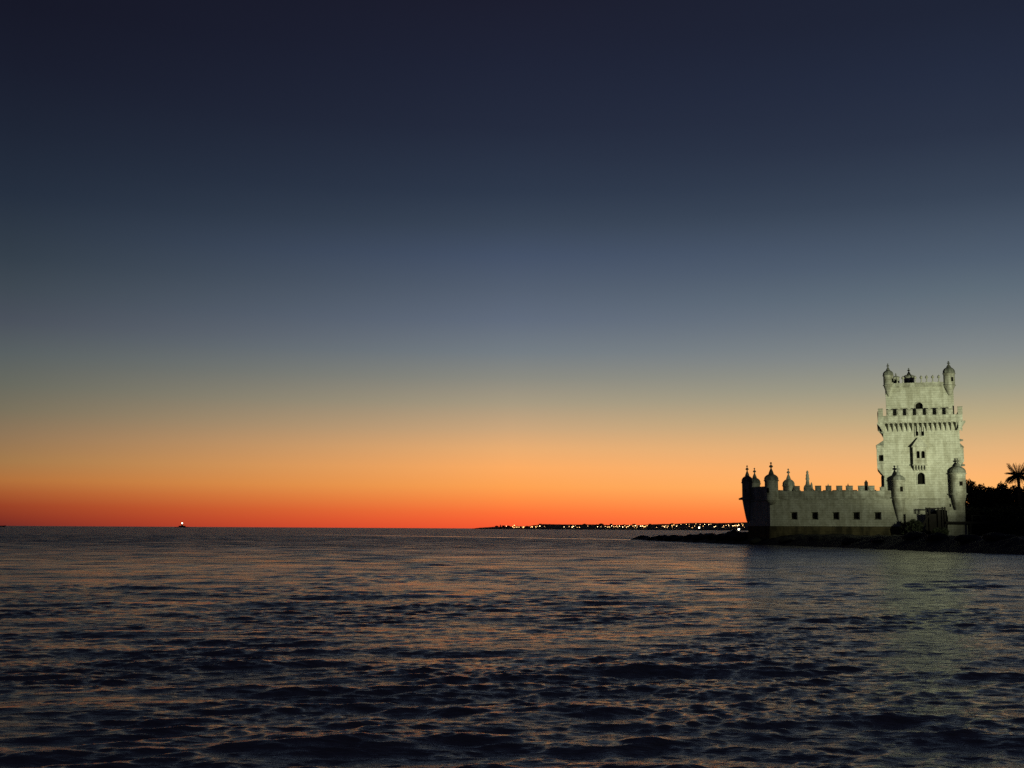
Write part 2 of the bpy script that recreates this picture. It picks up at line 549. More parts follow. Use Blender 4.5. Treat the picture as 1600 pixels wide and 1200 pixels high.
# ------------------------------------------------------------------ shore: dark reef and bank
SHORE = [(35, 333), (44, 265), (49, 238), (51, 227), (57, 206), (60, 181), (63, 162), (66.5, 150), (88, 112), (150, 75),
         (330, 60), (330, 470), (185, 470), (150, 350), (125, 300), (100, 276), (80, 268), (62, 268), (54, 272), (46, 300), (37, 338)]


def shore_dist(P):
    poly = np.array(SHORE, float)
    n = len(poly)
    d = np.full(len(P), 1e9); inside = np.zeros(len(P), bool)
    for i in range(n):
        a = poly[i]; b = poly[(i + 1) % n]
        ab = b - a
        t = np.clip(((P - a) @ ab) / (ab @ ab), 0, 1)
        pr = a + t[:, None] * ab
        d = np.minimum(d, np.hypot(*(P - pr).T))
        c = ((a[1] > P[:, 1]) != (b[1] > P[:, 1]))
        xi = (b[0] - a[0]) * (P[:, 1] - a[1]) / (b[1] - a[1] + 1e-12) + a[0]
        inside ^= c & (P[:, 0] < xi)
    return np.where(inside, d, -d)


def ground_h(x, y, d):
    rocky = mnoise.fractal(Vector((x * 0.33, y * 0.33, 3.1)), 0.9, 2.0, 4)
    big = mnoise.noise(Vector((x * 0.09, y * 0.09, 0.7)))
    h = min(1.9, 0.42 * (d + 0.9) ** 0.9 if d > -0.9 else 0.42 * (d + 0.9))
    w = max(0.0, min(1.0, (d + 1.5) / 4.0))
    h += (0.42 * rocky + 0.35 * big) * w
    h += max(0.0, min(3.0, (x - 96) * 0.05)) * max(0.0, min(1.0, (d - 4) / 10))
    return h


def ground_at(x, y):
    return ground_h(x, y, float(shore_dist(np.array([[x, y]]))[0]))


def make_shore():
    xs = np.concatenate([np.arange(30, 130, 0.9), np.arange(130, 336, 4.0)])
    ys = np.concatenate([np.arange(54, 140, 3.0), np.arange(140, 345, 1.0), np.arange(345, 476, 5.0)])
    XX, YY = np.meshgrid(xs, ys, indexing='ij')
    D = shore_dist(np.stack([XX.ravel(), YY.ravel()], 1)).reshape(XX.shape)
    ids = -np.ones(XX.shape, int); vs = []; fs = []
    for i in range(XX.shape[0]):
        for j in range(XX.shape[1]):
            if D[i, j] > -6.0:
                ids[i, j] = len(vs)
                vs.append((XX[i, j], YY[i, j], ground_h(XX[i, j], YY[i, j], D[i, j])))
    for i in range(XX.shape[0] - 1):
        for j in range(XX.shape[1] - 1):
            k = (ids[i, j], ids[i + 1, j], ids[i + 1, j + 1], ids[i, j + 1])
            if min(k) >= 0: fs.append(k)
    me = bpy.data.meshes.new("rocky_shore")
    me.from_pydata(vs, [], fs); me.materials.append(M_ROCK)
    o = bpy.data.objects.new("rocky_shore", me); COL.objects.link(o)
    tag(o, 'black rocky bank and low reef round the foot of the fort', None, None, 'structure')


make_shore()


def rock_mesh(seed):
    bm = bmesh.new()
    bmesh.ops.create_icosphere(bm, subdivisions=2, radius=1.0)
    for v in bm.verts:
        n = mnoise.noise(v.co * 1.1 + Vector((seed * 7.3, 0, 0)))
        v.co *= 1 + 0.45 * n
        v.co.z *= 0.62
    me = bpy.data.meshes.new("boulder"); bm.to_mesh(me); bm.free()
    me.materials.append(M_ROCK)
    return me


rocks = [rock_mesh(i) for i in range(4)]


def w_at(px, yy, z=0.0):
    """point at depth yy on the vertical plane through photo column px"""
    d = ray(px, 826 + 0.0054 * (px - 800))
    return Vector((d.x / d.y * yy, yy, z))


for i, (px, yy, s_) in enumerate([(1003, 327, 1.0), (1018, 312, 1.1), (1034, 303, 1.6), (1051, 292, 2.2), (1059, 288, 1.4), (1078, 281, 1.7),
                                  (1096, 272, 1.8), (1116, 264, 1.6), (1133, 258, 2.1), (1147, 252, 2.4), (1163, 247, 2.4),
                                  (1180, 236, 1.5), (1230, 224, 1.4), (1275, 216, 1.3), (1330, 203, 1.6), (1372, 193, 1.3),
                                  (1428, 184, 1.7), (1465, 176, 1.5), (1512, 168, 1.6), (1560, 163, 1.8)]):
    p = w_at(px, yy)
    g = ground_at(p.x, p.y)
    o = link("boulder", rocks[i % 4], None, (p.x, p.y, max(g, 0.1) + s_ * 0.12), rnd.random() * 6)
    o.scale = (s_ * 1.3, s_, s_ * 0.75)
    if i == 0:
        tag(o, 'small black rock at the very left tip of the low reef', 'rock', 'boulders along the reef')
    elif px < 1170:
        tag(o, 'black boulder on the low reef left of the bastion', 'rock', 'boulders along the reef')
    else:
        tag(o, 'black boulder on the waterline below the fort walls', 'rock', 'boulders below the fort')

# ------------------------------------------------------------------ THE TOWER
tower = empty("fortified_tower", ORG, -TH)
tag(tower, 'tall floodlit pale stone tower with corner turrets and a battlemented terrace', 'tower')
DEP = 14.0
uL, uR = U(1379.5, 700), U(1501.5, 700)
z_ter0 = Z(1440, 657)      # underside of terrace
z_str = Z(1440, 780)       # string course
# lower shaft
shaft = MB().box(uL, uR, 0.0, DEP, z_str, z_ter0 + 0.3, 0.18, 0.18).build("shaft_wall", M_STONE, tower)
base = MB().box(uL - 0.25, uR + 0.25, -0.25, DEP + 0.25, 1.0, z_str - 0.14, -0.0).build("base_wall", M_STONE, tower)
MB().box(uL - 0.42, uR + 0.42, -0.42, DEP + 0.42, z_str - 0.14, z_str + 0.16).build("string_course", M_TRIM, tower)
# upper storey
iL, iR = U(1384, 620, 0.5), U(1490, 620, 0.5)
z_top = Z(1440, 604, 0.5)
upper = MB().box(iL, iR, 0.5, DEP - 1.3, z_ter0 + 0.3, z_top).build("upper_wall", M_STONE, tower)


def window_set(wall, px0, px1, py0, py1, v, depth, kind='round', mull=None, fr=True, name="window"):
    """cuts the opening and fills it with a recessed dark pane in a stone frame"""
    x0, z1 = q(px0, py0, v); x1, z0 = q(px1, py1, v)
    out = arch(x0, x1, z0, z1, 8, kind)
    c = MB().prism(out, v - 1.0, v + depth)
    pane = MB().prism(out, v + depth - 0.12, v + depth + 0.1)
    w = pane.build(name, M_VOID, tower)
    if fr:
        f = MB()
        t = 0.16; n = len(out)
        cx = (x0 + x1) / 2; cz = (z0 + z1) / 2
        # frame ring proud of the wall
        big = []
        for x, z in out:
            dx = x - cx; dz = z - cz
            big.append((cx + dx * (1 + 2 * t / (x1 - x0)), cz + dz * (1 + 2 * t / (z1 - z0))))
        vs = [(x, v - 0.10, z) for x, z in big] + [(x, v - 0.10, z) for x, z in out] + \
             [(x, v + 0.02, z) for x, z in big] + [(x, v + 0.06, z) for x, z in out]
        fs = []
        for i in range(n):
            j = (i + 1) % n
            fs += [(i, j, n + j, n + i), (2 * n + i, 2 * n + j, j, i), (n + i, n + j, 3 * n + j, 3 * n + i)]
        f.add(vs, fs)
        f.build("frame", M_TRIM, w)
    return c


cuts = []
cuts.append(window_set(shaft, 1430.3, 1435.0, 666, 681, 0.05, 0.7))
cuts.append(window_set(shaft, 1438.8, 1444.0, 666, 681, 0.05, 0.7))
cuts.append(window_set(shaft, 1433.3, 1445.5, 738.5, 756.5, 0.03, 0.8))
cuts.append(MB().box(U(1430, 700), U(1445.5, 700), -1, 1.3, Z(1437, 716.5), Z(1437, 704)))
cut(shaft, cuts)
cut(upper, [window_set(upper, 1430, 1442.5, 629, 650, 0.5, 0.9)])

# carved bands between the windows and weathered ledges
for (a, b_, y_) in ((1393, 1425, 690), (1450, 1492, 706), (1390, 1420, 722), (1447, 1484, 741)):
    pass

# terrace slab + parapet
tL, tR = U(1372, 655, -1.15), U(1504, 655, -1.15)
zs0, zs1 = Z(1440, 656.5, -1.15), Z(1440, 648.5, -1.15)
dB = DEP + 1.15
MB().box(tL, tR, -1.15, dB, zs0 - 0.25, zs0 + 0.15).build("terrace_floor", M_TRIM, tower)
MB().box(tL, tR, -1.15, -0.75, zs0 + 0.15, zs1).build("parapet", M_TRIM, tower)
MB().box(tL, tR, dB - 0.4, dB, zs0 + 0.15, zs1).build("parapet", M_TRIM, tower)
MB().box(tL, tL + 0.4, -0.75, dB - 0.4, zs0 + 0.15, zs1).build("parapet", M_TRIM, tower)
MB().box(tR - 0.4, tR, -0.75, dB - 0.4, zs0 + 0.15, zs1).build("parapet", M_TRIM, tower)


def merlon_mesh(w, h, th, shield=True, name="merlon"):
    m = MB().box(-w / 2, w / 2, 0, th, 0, h - 0.12)
    m.box(-w / 2 - 0.05, w / 2 + 0.05, -0.05, th + 0.05, h - 0.12, h + 0.03, 0.05, 0.1)
    if shield:
        sw = w * 0.36
        m.prism([(-sw, h * 0.78), (-sw, h * 0.30), (0, -h * 0.02), (sw, h * 0.30), (sw, h * 0.78)], -0.12, 0.0)
    return m


zm = Z(1440, 639, -1.15)
for (a, b_) in ((1385, 1395), (1401, 1410.5), (1416, 1426), (1431.5, 1441.5), (1447, 1457), (1463, 1472), (1478, 1489)):
    x0, x1 = U(a, 644, -1.15), U(b_, 644, -1.15)
    merlon_mesh(x1 - x0, zm - zs1, 0.42).build("merlon", M_TRIM, tower, loc=((x0 + x1) / 2, -1.15, zs1))
# corner merlons stand taller
for (a, b_, y_) in ((1372, 1379.5, 638.5), (1496.5, 1504, 635)):
    x0, x1 = U(a, 644, -1.15), U(b_, 644, -1.15)
    merlon_mesh(x1 - x0, Z((a + b_) / 2, y_, -1.15) - zs1, 0.6, False).build("merlon", M_TRIM, tower, loc=((x0 + x1) / 2, -1.15, zs1))
side_m = merlon_mesh(1.15, zm - zs1, 0.42).mesh("merlon", M_TRIM)
for k in range(7):
    vv = 0.9 + k * 2.05
    link("merlon", side_m, tower, (tL, vv, zs1), -math.pi / 2)
    link("merlon", side_m, tower, (tR, vv, zs1), math.pi / 2)
    link("merlon", side_m, tower, (tL + 1.6 + k * 2.08, dB, zs1), math.pi)
# machicolation corbels with little arches between
pitch = (U(1497, 662) - U(1384, 662)) / 15.0
cz1 = zs0 - 0.25; cz0 = Z(1440, 674)
cor = MB()
cor.prism_x([(0.25, cz0 - cz1), (0.0, cz0 - cz1), (-0.35, (cz0 - cz1) * 0.62), (-0.75, (cz0 - cz1) * 0.34), (-1.05, (cz0 - cz1) * 0.16), (-1.05, 0), (0.25, 0)], -0.14, 0.14)
cor_me = cor.mesh("corbel", M_TRIM)
ac = MB()
r_ = (pitch - 0.28) / 2
pts = [(-r_, 0.0), (-r_, -0.42)] + [(-r_ * math.cos(math.pi * i / 6), -0.42 + r_ * 0.75 * math.sin(math.pi * i / 6)) for i in range(1, 6)] + [(r_, -0.42), (r_, 0.0)]
ac.prism(pts, -1.0, -0.72)
arc_me = ac.mesh("corbel_arch", M_TRIM)
n_u = int((tR - tL) / pitch)
for k in range(n_u + 1):
    x = tL + 0.18 + k * (tR - tL - 0.36) / n_u
    link("corbel", cor_me, tower, (x, 0, cz1))
    if k < n_u:
        link("corbel_arch", arc_me, tower, (x + 0.5 * (tR - tL - 0.36) / n_u, 0, cz1))
for k in range(13):
    vv = -0.9 + k * (DEP + 1.8) / 12
    link("corbel", cor_me, tower, (uL + 0.1, vv, cz1), -math.pi / 2)
    link("corbel", cor_me, tower, (uR - 0.1, vv, cz1), math.pi / 2)

# roof cornice and parapet of the upper storey
zc0, zc1 = Z(1440, 604.5, 0.2), Z(1440, 597.5, 0.2)
cL, cR = U(1384, 600, 0.2), U(1489, 600, 0.2)
MB().box(cL - 0.15, cR + 0.15, 0.15, DEP - 0.95, zc0, zc0 + 0.35).build("cornice", M_TRIM, tower)
zf = zc0 + 0.35
for nm, bx in (("roof_parapet", (cL, cR, 0.3, 0.65)), ("roof_parapet", (cL, cR, DEP - 1.45, DEP - 1.1)),
               ("roof_parapet", (cL, cL + 0.35, 0.65, DEP - 1.45)), ("roof_parapet", (cR - 0.35, cR, 0.65, DEP - 1.45))):
    MB().box(*bx, zf, zc1).build(nm, M_TRIM, tower)
MB().box(cL + 0.35, cR - 0.35, 0.65, DEP - 1.45, zf - 0.02, zf + 0.1).build("roof_deck", M_DOME, tower)
# small merlons with round tops on the roof parapet
post = MB().lathe([(0.20, 0), (0.20, 0.15), (0.10, 0.2), (0.10, 0.72), (0.25, 0.85), (0.30, 1.05), (0.2, 1.25), (0.06, 1.34), (0.03, 1.5)], seg=8)
post_me = post.mesh("pinnacle", M_TRIM, True)
for a in (1402, 1411, 1430, 1439.5, 1448, 1457.5, 1467):
    link("pinnacle", post_me, tower, (U(a, 597, 0.3), 0.48, zc1))
for k in range(6):
    link("pinnacle", post_me, tower, (cL + 0.17, 2.8 + k * 1.7, zc1))
    link("pinnacle", post_me, tower, (cR - 0.17, 2.8 + k * 1.7, zc1))
    link("pinnacle", post_me, tower, (cL + 1.9 + k * 1.9, DEP - 1.28, zc1))


def bartizan(parent, u, v, r, z_base, z_body, z_dome, z_tip, z_corb, slit=(0, 1), ribs=True, orbs=1, seg=16):
    """round look-out turret: drum on a ringed corbel, melon dome, orb finial"""
    h = z_body - z_base
    drum = MB().lathe([(r * 0.98, z_base), (r, z_base + 0.1), (r, z_body - 0.12), (r * 1.03, z_body)], u, v, seg)
    d = drum.build("turret", M_TRIM, parent, True)
    # corbel: stacked rings narrowing downward
    pr = []
    hc = z_base - z_corb
    for k in range(6):
        f0 = k / 6.0
        rr = r * (0.16 + 0.88 * f0 ** 0.8) if k else r * 0.14
        r2 = r * (0.16 + 0.88 * ((k + 0.75) / 6.0) ** 0.8)
        pr += [(rr, z_corb + hc * f0), (r2, z_corb + hc * (k + 0.75) / 6.0)]
    pr += [(r * 1.16, z_base - hc * 0.04), (r * 1.16, z_base)]
    MB().lathe(pr, u, v, seg).build("corbel", M_TRIM, d, True)
    # moulding under dome
    MB().lathe([(r * 1.05, z_body), (r * 1.15, z_body + 0.08), (r * 1.15, z_body + 0.2), (r * 1.02, z_body + 0.26)], u, v, seg).build("moulding", M_TRIM, d, True)
    # ribbed dome
    zd0 = z_body + 0.26; dh = z_dome - zd0
    m = MB(); segd = 32; vs = []; fs = []
    rings = [(1.0, 0.0), (1.02, 0.18), (0.98, 0.38), (0.86, 0.58), (0.66, 0.76), (0.42, 0.90), (0.24, 1.0)]
    for fr_, fz in rings:
        for k in range(segd):
            a = 2 * math.pi * k / segd
            rib = 1 + (0.05 if (ribs and k % 4 == 0) else -0.03)
            vs.append((u + r * fr_ * rib * math.cos(a), v + r * fr_ * rib * math.sin(a), zd0 + dh * fz))
    for i in range(len(rings) - 1):
        for k in range(segd):
            a = i * segd + k; b = i * segd + (k + 1) % segd
            fs.append((a, b, b + segd, a + segd))
    fs.append(tuple(range((len(rings) - 1) * segd, len(rings) * segd)))
    fs.append(tuple(range(segd - 1, -1, -1)))
    m.add(vs, fs).build("dome", M_DOME, d, True)
    # finial
    H = z_tip - z_dome
    pf = [(r * 0.42, z_dome - 0.05), (r * 0.34, z_dome + H * 0.10), (r * 0.22, z_dome + H * 0.28), (r * 0.10, z_dome + H * 0.44),
          (r * 0.08, z_dome + H * 0.50), (r * 0.26, z_dome + H * 0.56), (r * 0.30, z_dome + H * 0.63), (r * 0.20, z_dome + H * 0.71),
          (r * 0.07, z_dome + H * 0.76), (r * 0.07, z_dome + H * 0.84), (r * 0.15, z_dome + H * 0.88), (r * 0.15, z_dome + H * 0.93), (r * 0.04, z_dome + H)]
    MB().lathe(pf, u, v, 10).build("finial", M_DOME, d, True)
    # slit window facing the given direction
    for (su, sv, ww, hh) in slit:
        n_ = Vector((su, sv, 0)).normalized()
        tt = Vector((-n_.y, n_.x, 0))
        c = Vector((u, v, z_base + h * 0.50)) + n_ * (r * 0.93)
        vs = []
        for dn in (-0.1, r * 0.07 + 0.03):
            for sx, sz in ((-1, -1), (1, -1), (1, 1), (-1, 1)):
                vs.append(c + n_ * dn + tt * (sx * ww / 2) + Vector((0, 0, sz * hh / 2)))
        MB().add(vs, [(0, 1, 2, 3), (7, 6, 5, 4), (0, 4, 5, 1), (1, 5, 6, 2), (2, 6, 7, 3), (3, 7, 4, 0)]).build("slit_window", M_VOID, d)
    return d


def bz(px_c, px_w, y_tip, y_dome, y_body, y_base, y_corb, v, slits, parent=tower, **k):
    u0 = U(px_c, (y_body + y_base) / 2, v)
    r = (U(px_c + px_w / 2, y_body, v) - U(px_c - px_w / 2, y_body, v)) / 2
    return bartizan(parent, u0, v, r, Z(px_c, y_base, v), Z(px_c, y_body, v), Z(px_c, y_dome, v), Z(px_c, y_tip, v), Z(px_c, y_corb, v), slits, **k)


# top corner turrets
bz(1388.0, 15.5, 568, 578, 588, 602, 620, 0.5, [(0.9, -0.6, 0.45, 0.8)])
bz(1483.0, 18.0, 564, 573, 585, 602, 618, 0.5, [(0.5, -0.9, 0.45, 0.8)])
bz(1420.5, 16, 575, 585, 591, 604, 608, 8.5, [(0.3, -0.9, 0.5, 0.7), (-0.6, -0.9, 0.5, 0.7)])
bz(1400.0, 11, 583, 588, 591, 602, 608, 4.2, [(0.1, -0.9, 0.6, 0.8)])
bz(1483.0, 14, 572, 578, 586, 603, 617, DEP - 1.3, [(0.5, -0.9, 0.45, 0.8)])
# big turrets at the foot of the tower
bz(1404.0, 20.5, 727, 742, 752, 777, 818, -0.9, [(0.45, -0.9, 0.55, 0.95)])
bz(1497.5, 23.5, 716, 728, 741, 771, 812, -0.7, [(0.3, -0.95, 0.6, 0.8)])

# central covered balcony
bv = -0.85
bL, bR = U(1426.5, 710, bv), U(1447.5, 710, bv)
b0, b1 = Z(1437, 726, bv), Z(1437, 698.5, bv)
bal = MB().box(bL, bR, bv, 0.05, b0, b1).build("balcony", M_TRIM, tower)
w_cuts = []
for (a, c_) in ((1432, 1437), (1439.5, 1445)):
    w_cuts.append(MB().prism(arch(U(a, 710, bv), U(c_, 710, bv), Z(1437, 716, bv), Z(1437, 704.5, bv), 6), bv - 1, bv + 0.7))
cut(bal, w_cuts)
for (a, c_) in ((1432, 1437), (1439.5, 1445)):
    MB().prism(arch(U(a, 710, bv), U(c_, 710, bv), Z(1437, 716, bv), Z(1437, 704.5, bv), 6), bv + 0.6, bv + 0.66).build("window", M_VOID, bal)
cxm = (bL + bR) / 2
zr = Z(1437, 684, -0.4)
MB().add([(bL - 0.25, bv - 0.2, b1), (bR + 0.25, bv - 0.2, b1), (bR + 0.25, 0.1, b1), (bL - 0.25, 0.1, b1),
          (cxm - 0.25, -0.35, zr), (cxm + 0.25, -0.35, zr), (cxm + 0.25, 0.1, zr), (cxm - 0.25, 0.1, zr)],
         [(3, 2, 1, 0), (4, 5, 6, 7), (0, 1, 5, 4), (1, 2, 6, 5), (2, 3, 7, 6), (3, 0, 4, 7)]).build("roof", M_TRIM, bal)
MB().box(bL - 0.12, bR + 0.12, bv - 0.12, 0.03, b0 - 0.16, b0 + 0.06).build("sill", M_TRIM, bal)
bc = MB().prism_x([(bv - 0.02, 0), (bv - 0.02, -0.25), (bv * 0.6, -0.55), (bv * 0.25, -0.85), (0.1, -1.0), (0.1, 0)], -0.13, 0.13).mesh("corbel", M_TRIM)
for k in range(5):
    link("corbel", bc, bal, (bL + 0.2 + k * (bR - bL - 0.4) / 4, 0, b0 - 0.16))

# projecting side loggias (left and right flank)
def loggia(side, pa, pb, y_roof0, y_roof1, y_bot, y_corb, v0, v1, name, win):
    xa, xb = U(pa, y_roof1, v0), U(pb, y_roof1, v0)
    x_in = (uL + 0.2) if side < 0 else (uR - 0.2)
    x_out = xa if side < 0 else xb
    z0, z1 = Z(pa, y_bot, v0), Z(pa, y_roof1, v0)
    zr_ = Z(pa, y_roof0, v0); zc = Z(pa, y_corb, v0)
    lo_, hi_ = min(x_in, x_out), max(x_in, x_out)
    bx = MB().box(lo_, hi_, v0, v1, z0, z1).build(name, M_TRIM, tower)
    xo = x_out + 0.12 * side
    MB().prism([(x_in, z1 + 0.02), (xo, z1 + 0.02), (x_in, zr_)], v0 - 0.12, v1 + 0.12).build("roof", M_DOME, bx)
    n = max(2, int((v1 - v0) / 1.3))
    cm = MB().prism([(x_in, z0 - 0.01), (x_out, z0 - 0.01), (x_out, z0 - 0.35), (x_in + (x_out - x_in) * 0.55, z0 + (zc - z0) * 0.55), (x_in, zc)], 0, 0.35).mesh("corbel", M_TRIM)
    for k in range(n + 1):
        link("corbel", cm, bx, (0, v0 + (v1 - v0 - 0.35) * k / n, 0))
    if win:
        wa, wb, y0, y1 = win
        cut(bx, [MB().box(U(wa, y0, v0), U(wb, y0, v0), v0 - 1, v0 + 0.8, Z(pa, y1, v0), Z(pa, y0, v0))])
        MB().box(U(wa, y0, v0), U(wb, y0, v0), v0 + 0.7, v0 + 0.78, Z(pa, y1, v0), Z(pa, y0, v0)).build("window", M_VOID, bx)
    # outer arcade
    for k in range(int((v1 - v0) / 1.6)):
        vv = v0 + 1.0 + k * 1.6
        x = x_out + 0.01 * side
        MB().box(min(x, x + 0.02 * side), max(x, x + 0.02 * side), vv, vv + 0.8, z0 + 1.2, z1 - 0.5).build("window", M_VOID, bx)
    return bx


loggia(-1, 1369.5, 1385, 688, 696, 729, 746, -0.12, 12.0, "loggia", (1373.3, 1380.2, 711, 720.5))
loggia(1, 1490, 1505.5, 692, 699, 718, 731, 0.4, 9.0, "loggia", None)
# gargoyles and small carved bosses standing out from the corners
gar = MB().tube([(0, 0, 0), (-0.3, -0.1, 0.08), (-0.55, -0.12, 0.04), (-0.7, -0.12, 0.12)], [0.26, 0.24, 0.2, 0.1], 6)
gar_me = gar.mesh("gargoyle", M_DOME)
link("gargoyle", gar_me, tower, (U(1381, 676), 0.3, Z(1381, 676)))
o = link("gargoyle", gar_me, tower, (U(1499, 688), 0.3, Z(1499, 688)), math.pi)
o = link("gargoyle", gar_me, tower, (U(1502, 727), 0.3, Z(1502, 727)), math.pi)
# entrance level details in the base wall
cut(base, [MB().prism(arch(U(1452, 800, -.25), U(1472, 800, -.25), Z(1460, 826, -.25), Z(1460, 798, -.25)), -1.2, 0.9),
           MB().box(U(1482, 787, -.25), U(1486, 787, -.25), -1, 0.3, Z(1484, 792, -.25), Z(1484, 787.5, -.25)),
           MB().prism(arch(U(1491, 787, -.25), U(1496.5, 787, -.25), Z(1493, 792.5, -.25), Z(1493, 784, -.25)), -1, 0.3)])
MB().box(U(1452, 800, -.25), U(1472, 800, -.25), 0.8, 0.86, Z(1460, 826, -.25), Z(1460, 797, -.25)).build("door", M_WOOD, tower)
# lower buttress blocks under the right turret
MB().box(U(1480, 800, -2.2), U(1506.5, 800, -2.2), -2.2, -0.27, Z(1490, 807, -2.2), Z(1490, 797, -2.2)).build("ledge", M_TRIM, tower)
MB().box(U(1481, 800, -2.0), U(1507, 800, -2.0), -2.0, -0.28, Z(1490, 815, -2.0), Z(1490, 807.1, -2.0)).build("ledge", M_STONE, tower)
MB().box(U(1480, 800, -2.6), U(1511, 800, -2.6), -2.6, -0.3, 0.6, Z(1490, 819.5, -2.6)).build("pier", M_STONE, tower)
MB().box(U(1415, 800, -1.0), U(1447, 800, -1.0), -1.0, -0.3, 0.6, Z(1430, 803, -1.0)).build("ledge", M_STONE, tower)

# ------------------------------------------------------------------ THE BASTION
bast = empty("bastion", ORG, -TH)
tag(bast, 'long low floodlit stone bastion with battlements, cannon ports and domed lookouts', 'fort')
Av = -0.9
Au = U(1203.0, 790, Av)
Eu = U(1407, 790, Av)
Bv = Av + 7.5; Bu = U(1170.5, 805, Bv)
Cv = Av + 19.0; Cu = U(1176, 805, Cv)
Dv = Av + 27.0; Du = U(1231, 805, Dv)
zw1 = Z(1300, 781.5, Av)      # roll moulding level
zp1 = Z(1300, 767, Av)        # between merlons
zmt = Z(1300, 759, Av)        # merlon tops
zpl = Z(1300, 822.3, Av)      # top of plinth
# in the photo's own plan: east wall A-E, oblique face A-B, point B-C, west walls C-D-F
plan = [(Eu, Av), (Au, Av), (Bu, Bv), (Cu, Cv), (Du, Dv), (uL, Dv)]


def plan_prism(pts, off, z0, z1, mat, name, taper=0.0):
    cx = sum(p[0] for p in pts) / len(pts); cy = sum(p[1] for p in pts) / len(pts)

    def ex(o_):
        n = len(pts); out = []
        for i in range(n):
            p0 = Vector(pts[i - 1]); p1 = Vector(pts[i]); p2 = Vector(pts[(i + 1) % n])
            e1 = (p1 - p0).normalized(); e2 = (p2 - p1).normalized()
            n1 = Vector((e1.y, -e1.x)); n2 = Vector((e2.y, -e2.x))
            if n1.dot(p1 - Vector((cx, cy))) < 0 and n2.dot(p1 - Vector((cx, cy))) < 0:
                n1 = -n1; n2 = -n2
            b = (n1 + n2).normalized()
            out.append(p1 + b * (o_ / max(0.4, b.dot(n1))))
        return out
    lo_, hi_ = ex(off), ex(off - taper)
    n = len(pts)
    vs = [(p.x, p.y, z0) for p in lo_] + [(p.x, p.y, z1) for p in hi_]
    fs = [tuple(range(n)), tuple(range(2 * n - 1, n - 1, -1))] + [(i, (i + 1) % n, (i + 1) % n + n, i + n) for i in range(n)]
    return MB().add(vs, fs).build(name, mat, bast)


wall = plan_prism(plan, 0.0, zpl, zw1, M_STONE, "wall")
plan_prism(plan, 0.45, -0.5, zpl - 0.02, M_PLINTH, "plinth", 0.2)
plan_prism(plan, 0.18, zw1, zw1 + 0.3, M_TRIM, "roll_moulding")
# cannon ports: splayed openings, the throat's darkness given by a black panel
ports = []
for a in (1240, 1272.5, 1305.5, 1337.5, 1371):
    x0, x1 = U(a - 4.2, 806, Av), U(a + 4.2, 806, Av)
    z0, z1 = Z(a, 811, Av), Z(a, 801, Av)
    ports.append((x0, x1, z0, z1))
cc = []
for x0, x1, z0, z1 in ports:
    s_ = 0.38
    c = MB().add([(x0 - s_, Av - 0.5, z0 - s_ * .6), (x1 + s_, Av - 0.5, z0 - s_ * .6), (x1 + s_, Av - 0.5, z1 + s_ * .6), (x0 - s_, Av - 0.5, z1 + s_ * .6),
                  (x0 + 0.12, Av + 1.3, z0 + 0.08), (x1 - 0.12, Av + 1.3, z0 + 0.08), (x1 - 0.12, Av + 1.3, z1 - 0.08), (x0 + 0.12, Av + 1.3, z1 - 0.08)],
                 [(0, 1, 2, 3), (7, 6, 5, 4), (0, 4, 5, 1), (1, 5, 6, 2), (2, 6, 7, 3), (3, 7, 4, 0)])
    cc.append(c)
cut(wall, cc)
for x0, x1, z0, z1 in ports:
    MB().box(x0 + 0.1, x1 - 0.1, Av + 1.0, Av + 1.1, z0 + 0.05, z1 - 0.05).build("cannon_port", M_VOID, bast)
# parapets as runs along each face, each with merlons
def run(p0, p1, gaps, zb, zt, zm_, th=0.55, name="parapet", mw=1.25):
    p0 = Vector(p0); p1 = Vector(p1)
    d = (p1 - p0); Ln_ = d.length; d.normalize()
    a = math.atan2(d.y, d.x)
    pr = MB().box(0, Ln_, 0, th, zb, zt).build(name, M_TRIM, bast, loc=(p0.x, p0.y, 0), rz=a)
    for (s0, s1, h_) in gaps:
        merlon_mesh(s1 - s0, h_ - zt, th * 0.9).build("merlon", M_TRIM, bast, loc=(p0.x + d.x * (s0 + s1) / 2, p0.y + d.y * (s0 + s1) / 2, zt), rz=a)
    return Ln_


def auto(Ln_, w, g, h_):
    n = int((Ln_ - 1.0) / (w + g)); off = (Ln_ - n * (w + g) + g) / 2
    return [(off + k * (w + g), off + k * (w + g) + w, h_) for k in range(n)]


mer = []
for (a, b_, yt) in ((1239.5, 1249.5, 759.5), (1256.5, 1267.5, 759), (1273.5, 1283, 759), (1290, 1299, 759), (1306.5, 1316, 759),
                    (1321.5, 1332.5, 759), (1340.5, 1351, 759), (1356, 1366.5, 759), (1374.5, 1384, 761)):
    mer.append((U(a, 763, Av) - Au, U(b_, 763, Av) - Au, Z(a, yt, Av)))
run((Au, Av), (Eu, Av), mer, zw1 + 0.3, zp1, zmt)
dAB = (Vector((Au, Av)) - Vector((Bu, Bv))).length
zAB = Z(1186, 760.5, (Av + Bv) / 2)
run((Bu, Bv), (Au, Av), [], zw1 + 0.3, zAB, zmt)
dCB = (Vector((Bu, Bv)) - Vector((Cu, Cv))).length
run((Cu, Cv), (Bu, Bv), auto(dCB, 1.2, 0.8, zmt), zw1 + 0.3, zp1, zmt)
dDC = (Vector((Du, Dv)) - Vector((Cu, Cv))).length
run((Du, Dv), (Cu, Cv), auto(dDC, 1.2, 0.8, zmt), zw1 + 0.3, zp1, zmt)
run((uL, Dv), (Du, Dv), auto(uL - Du, 1.2, 0.8, zmt), zw1 + 0.3, zp1, zmt)

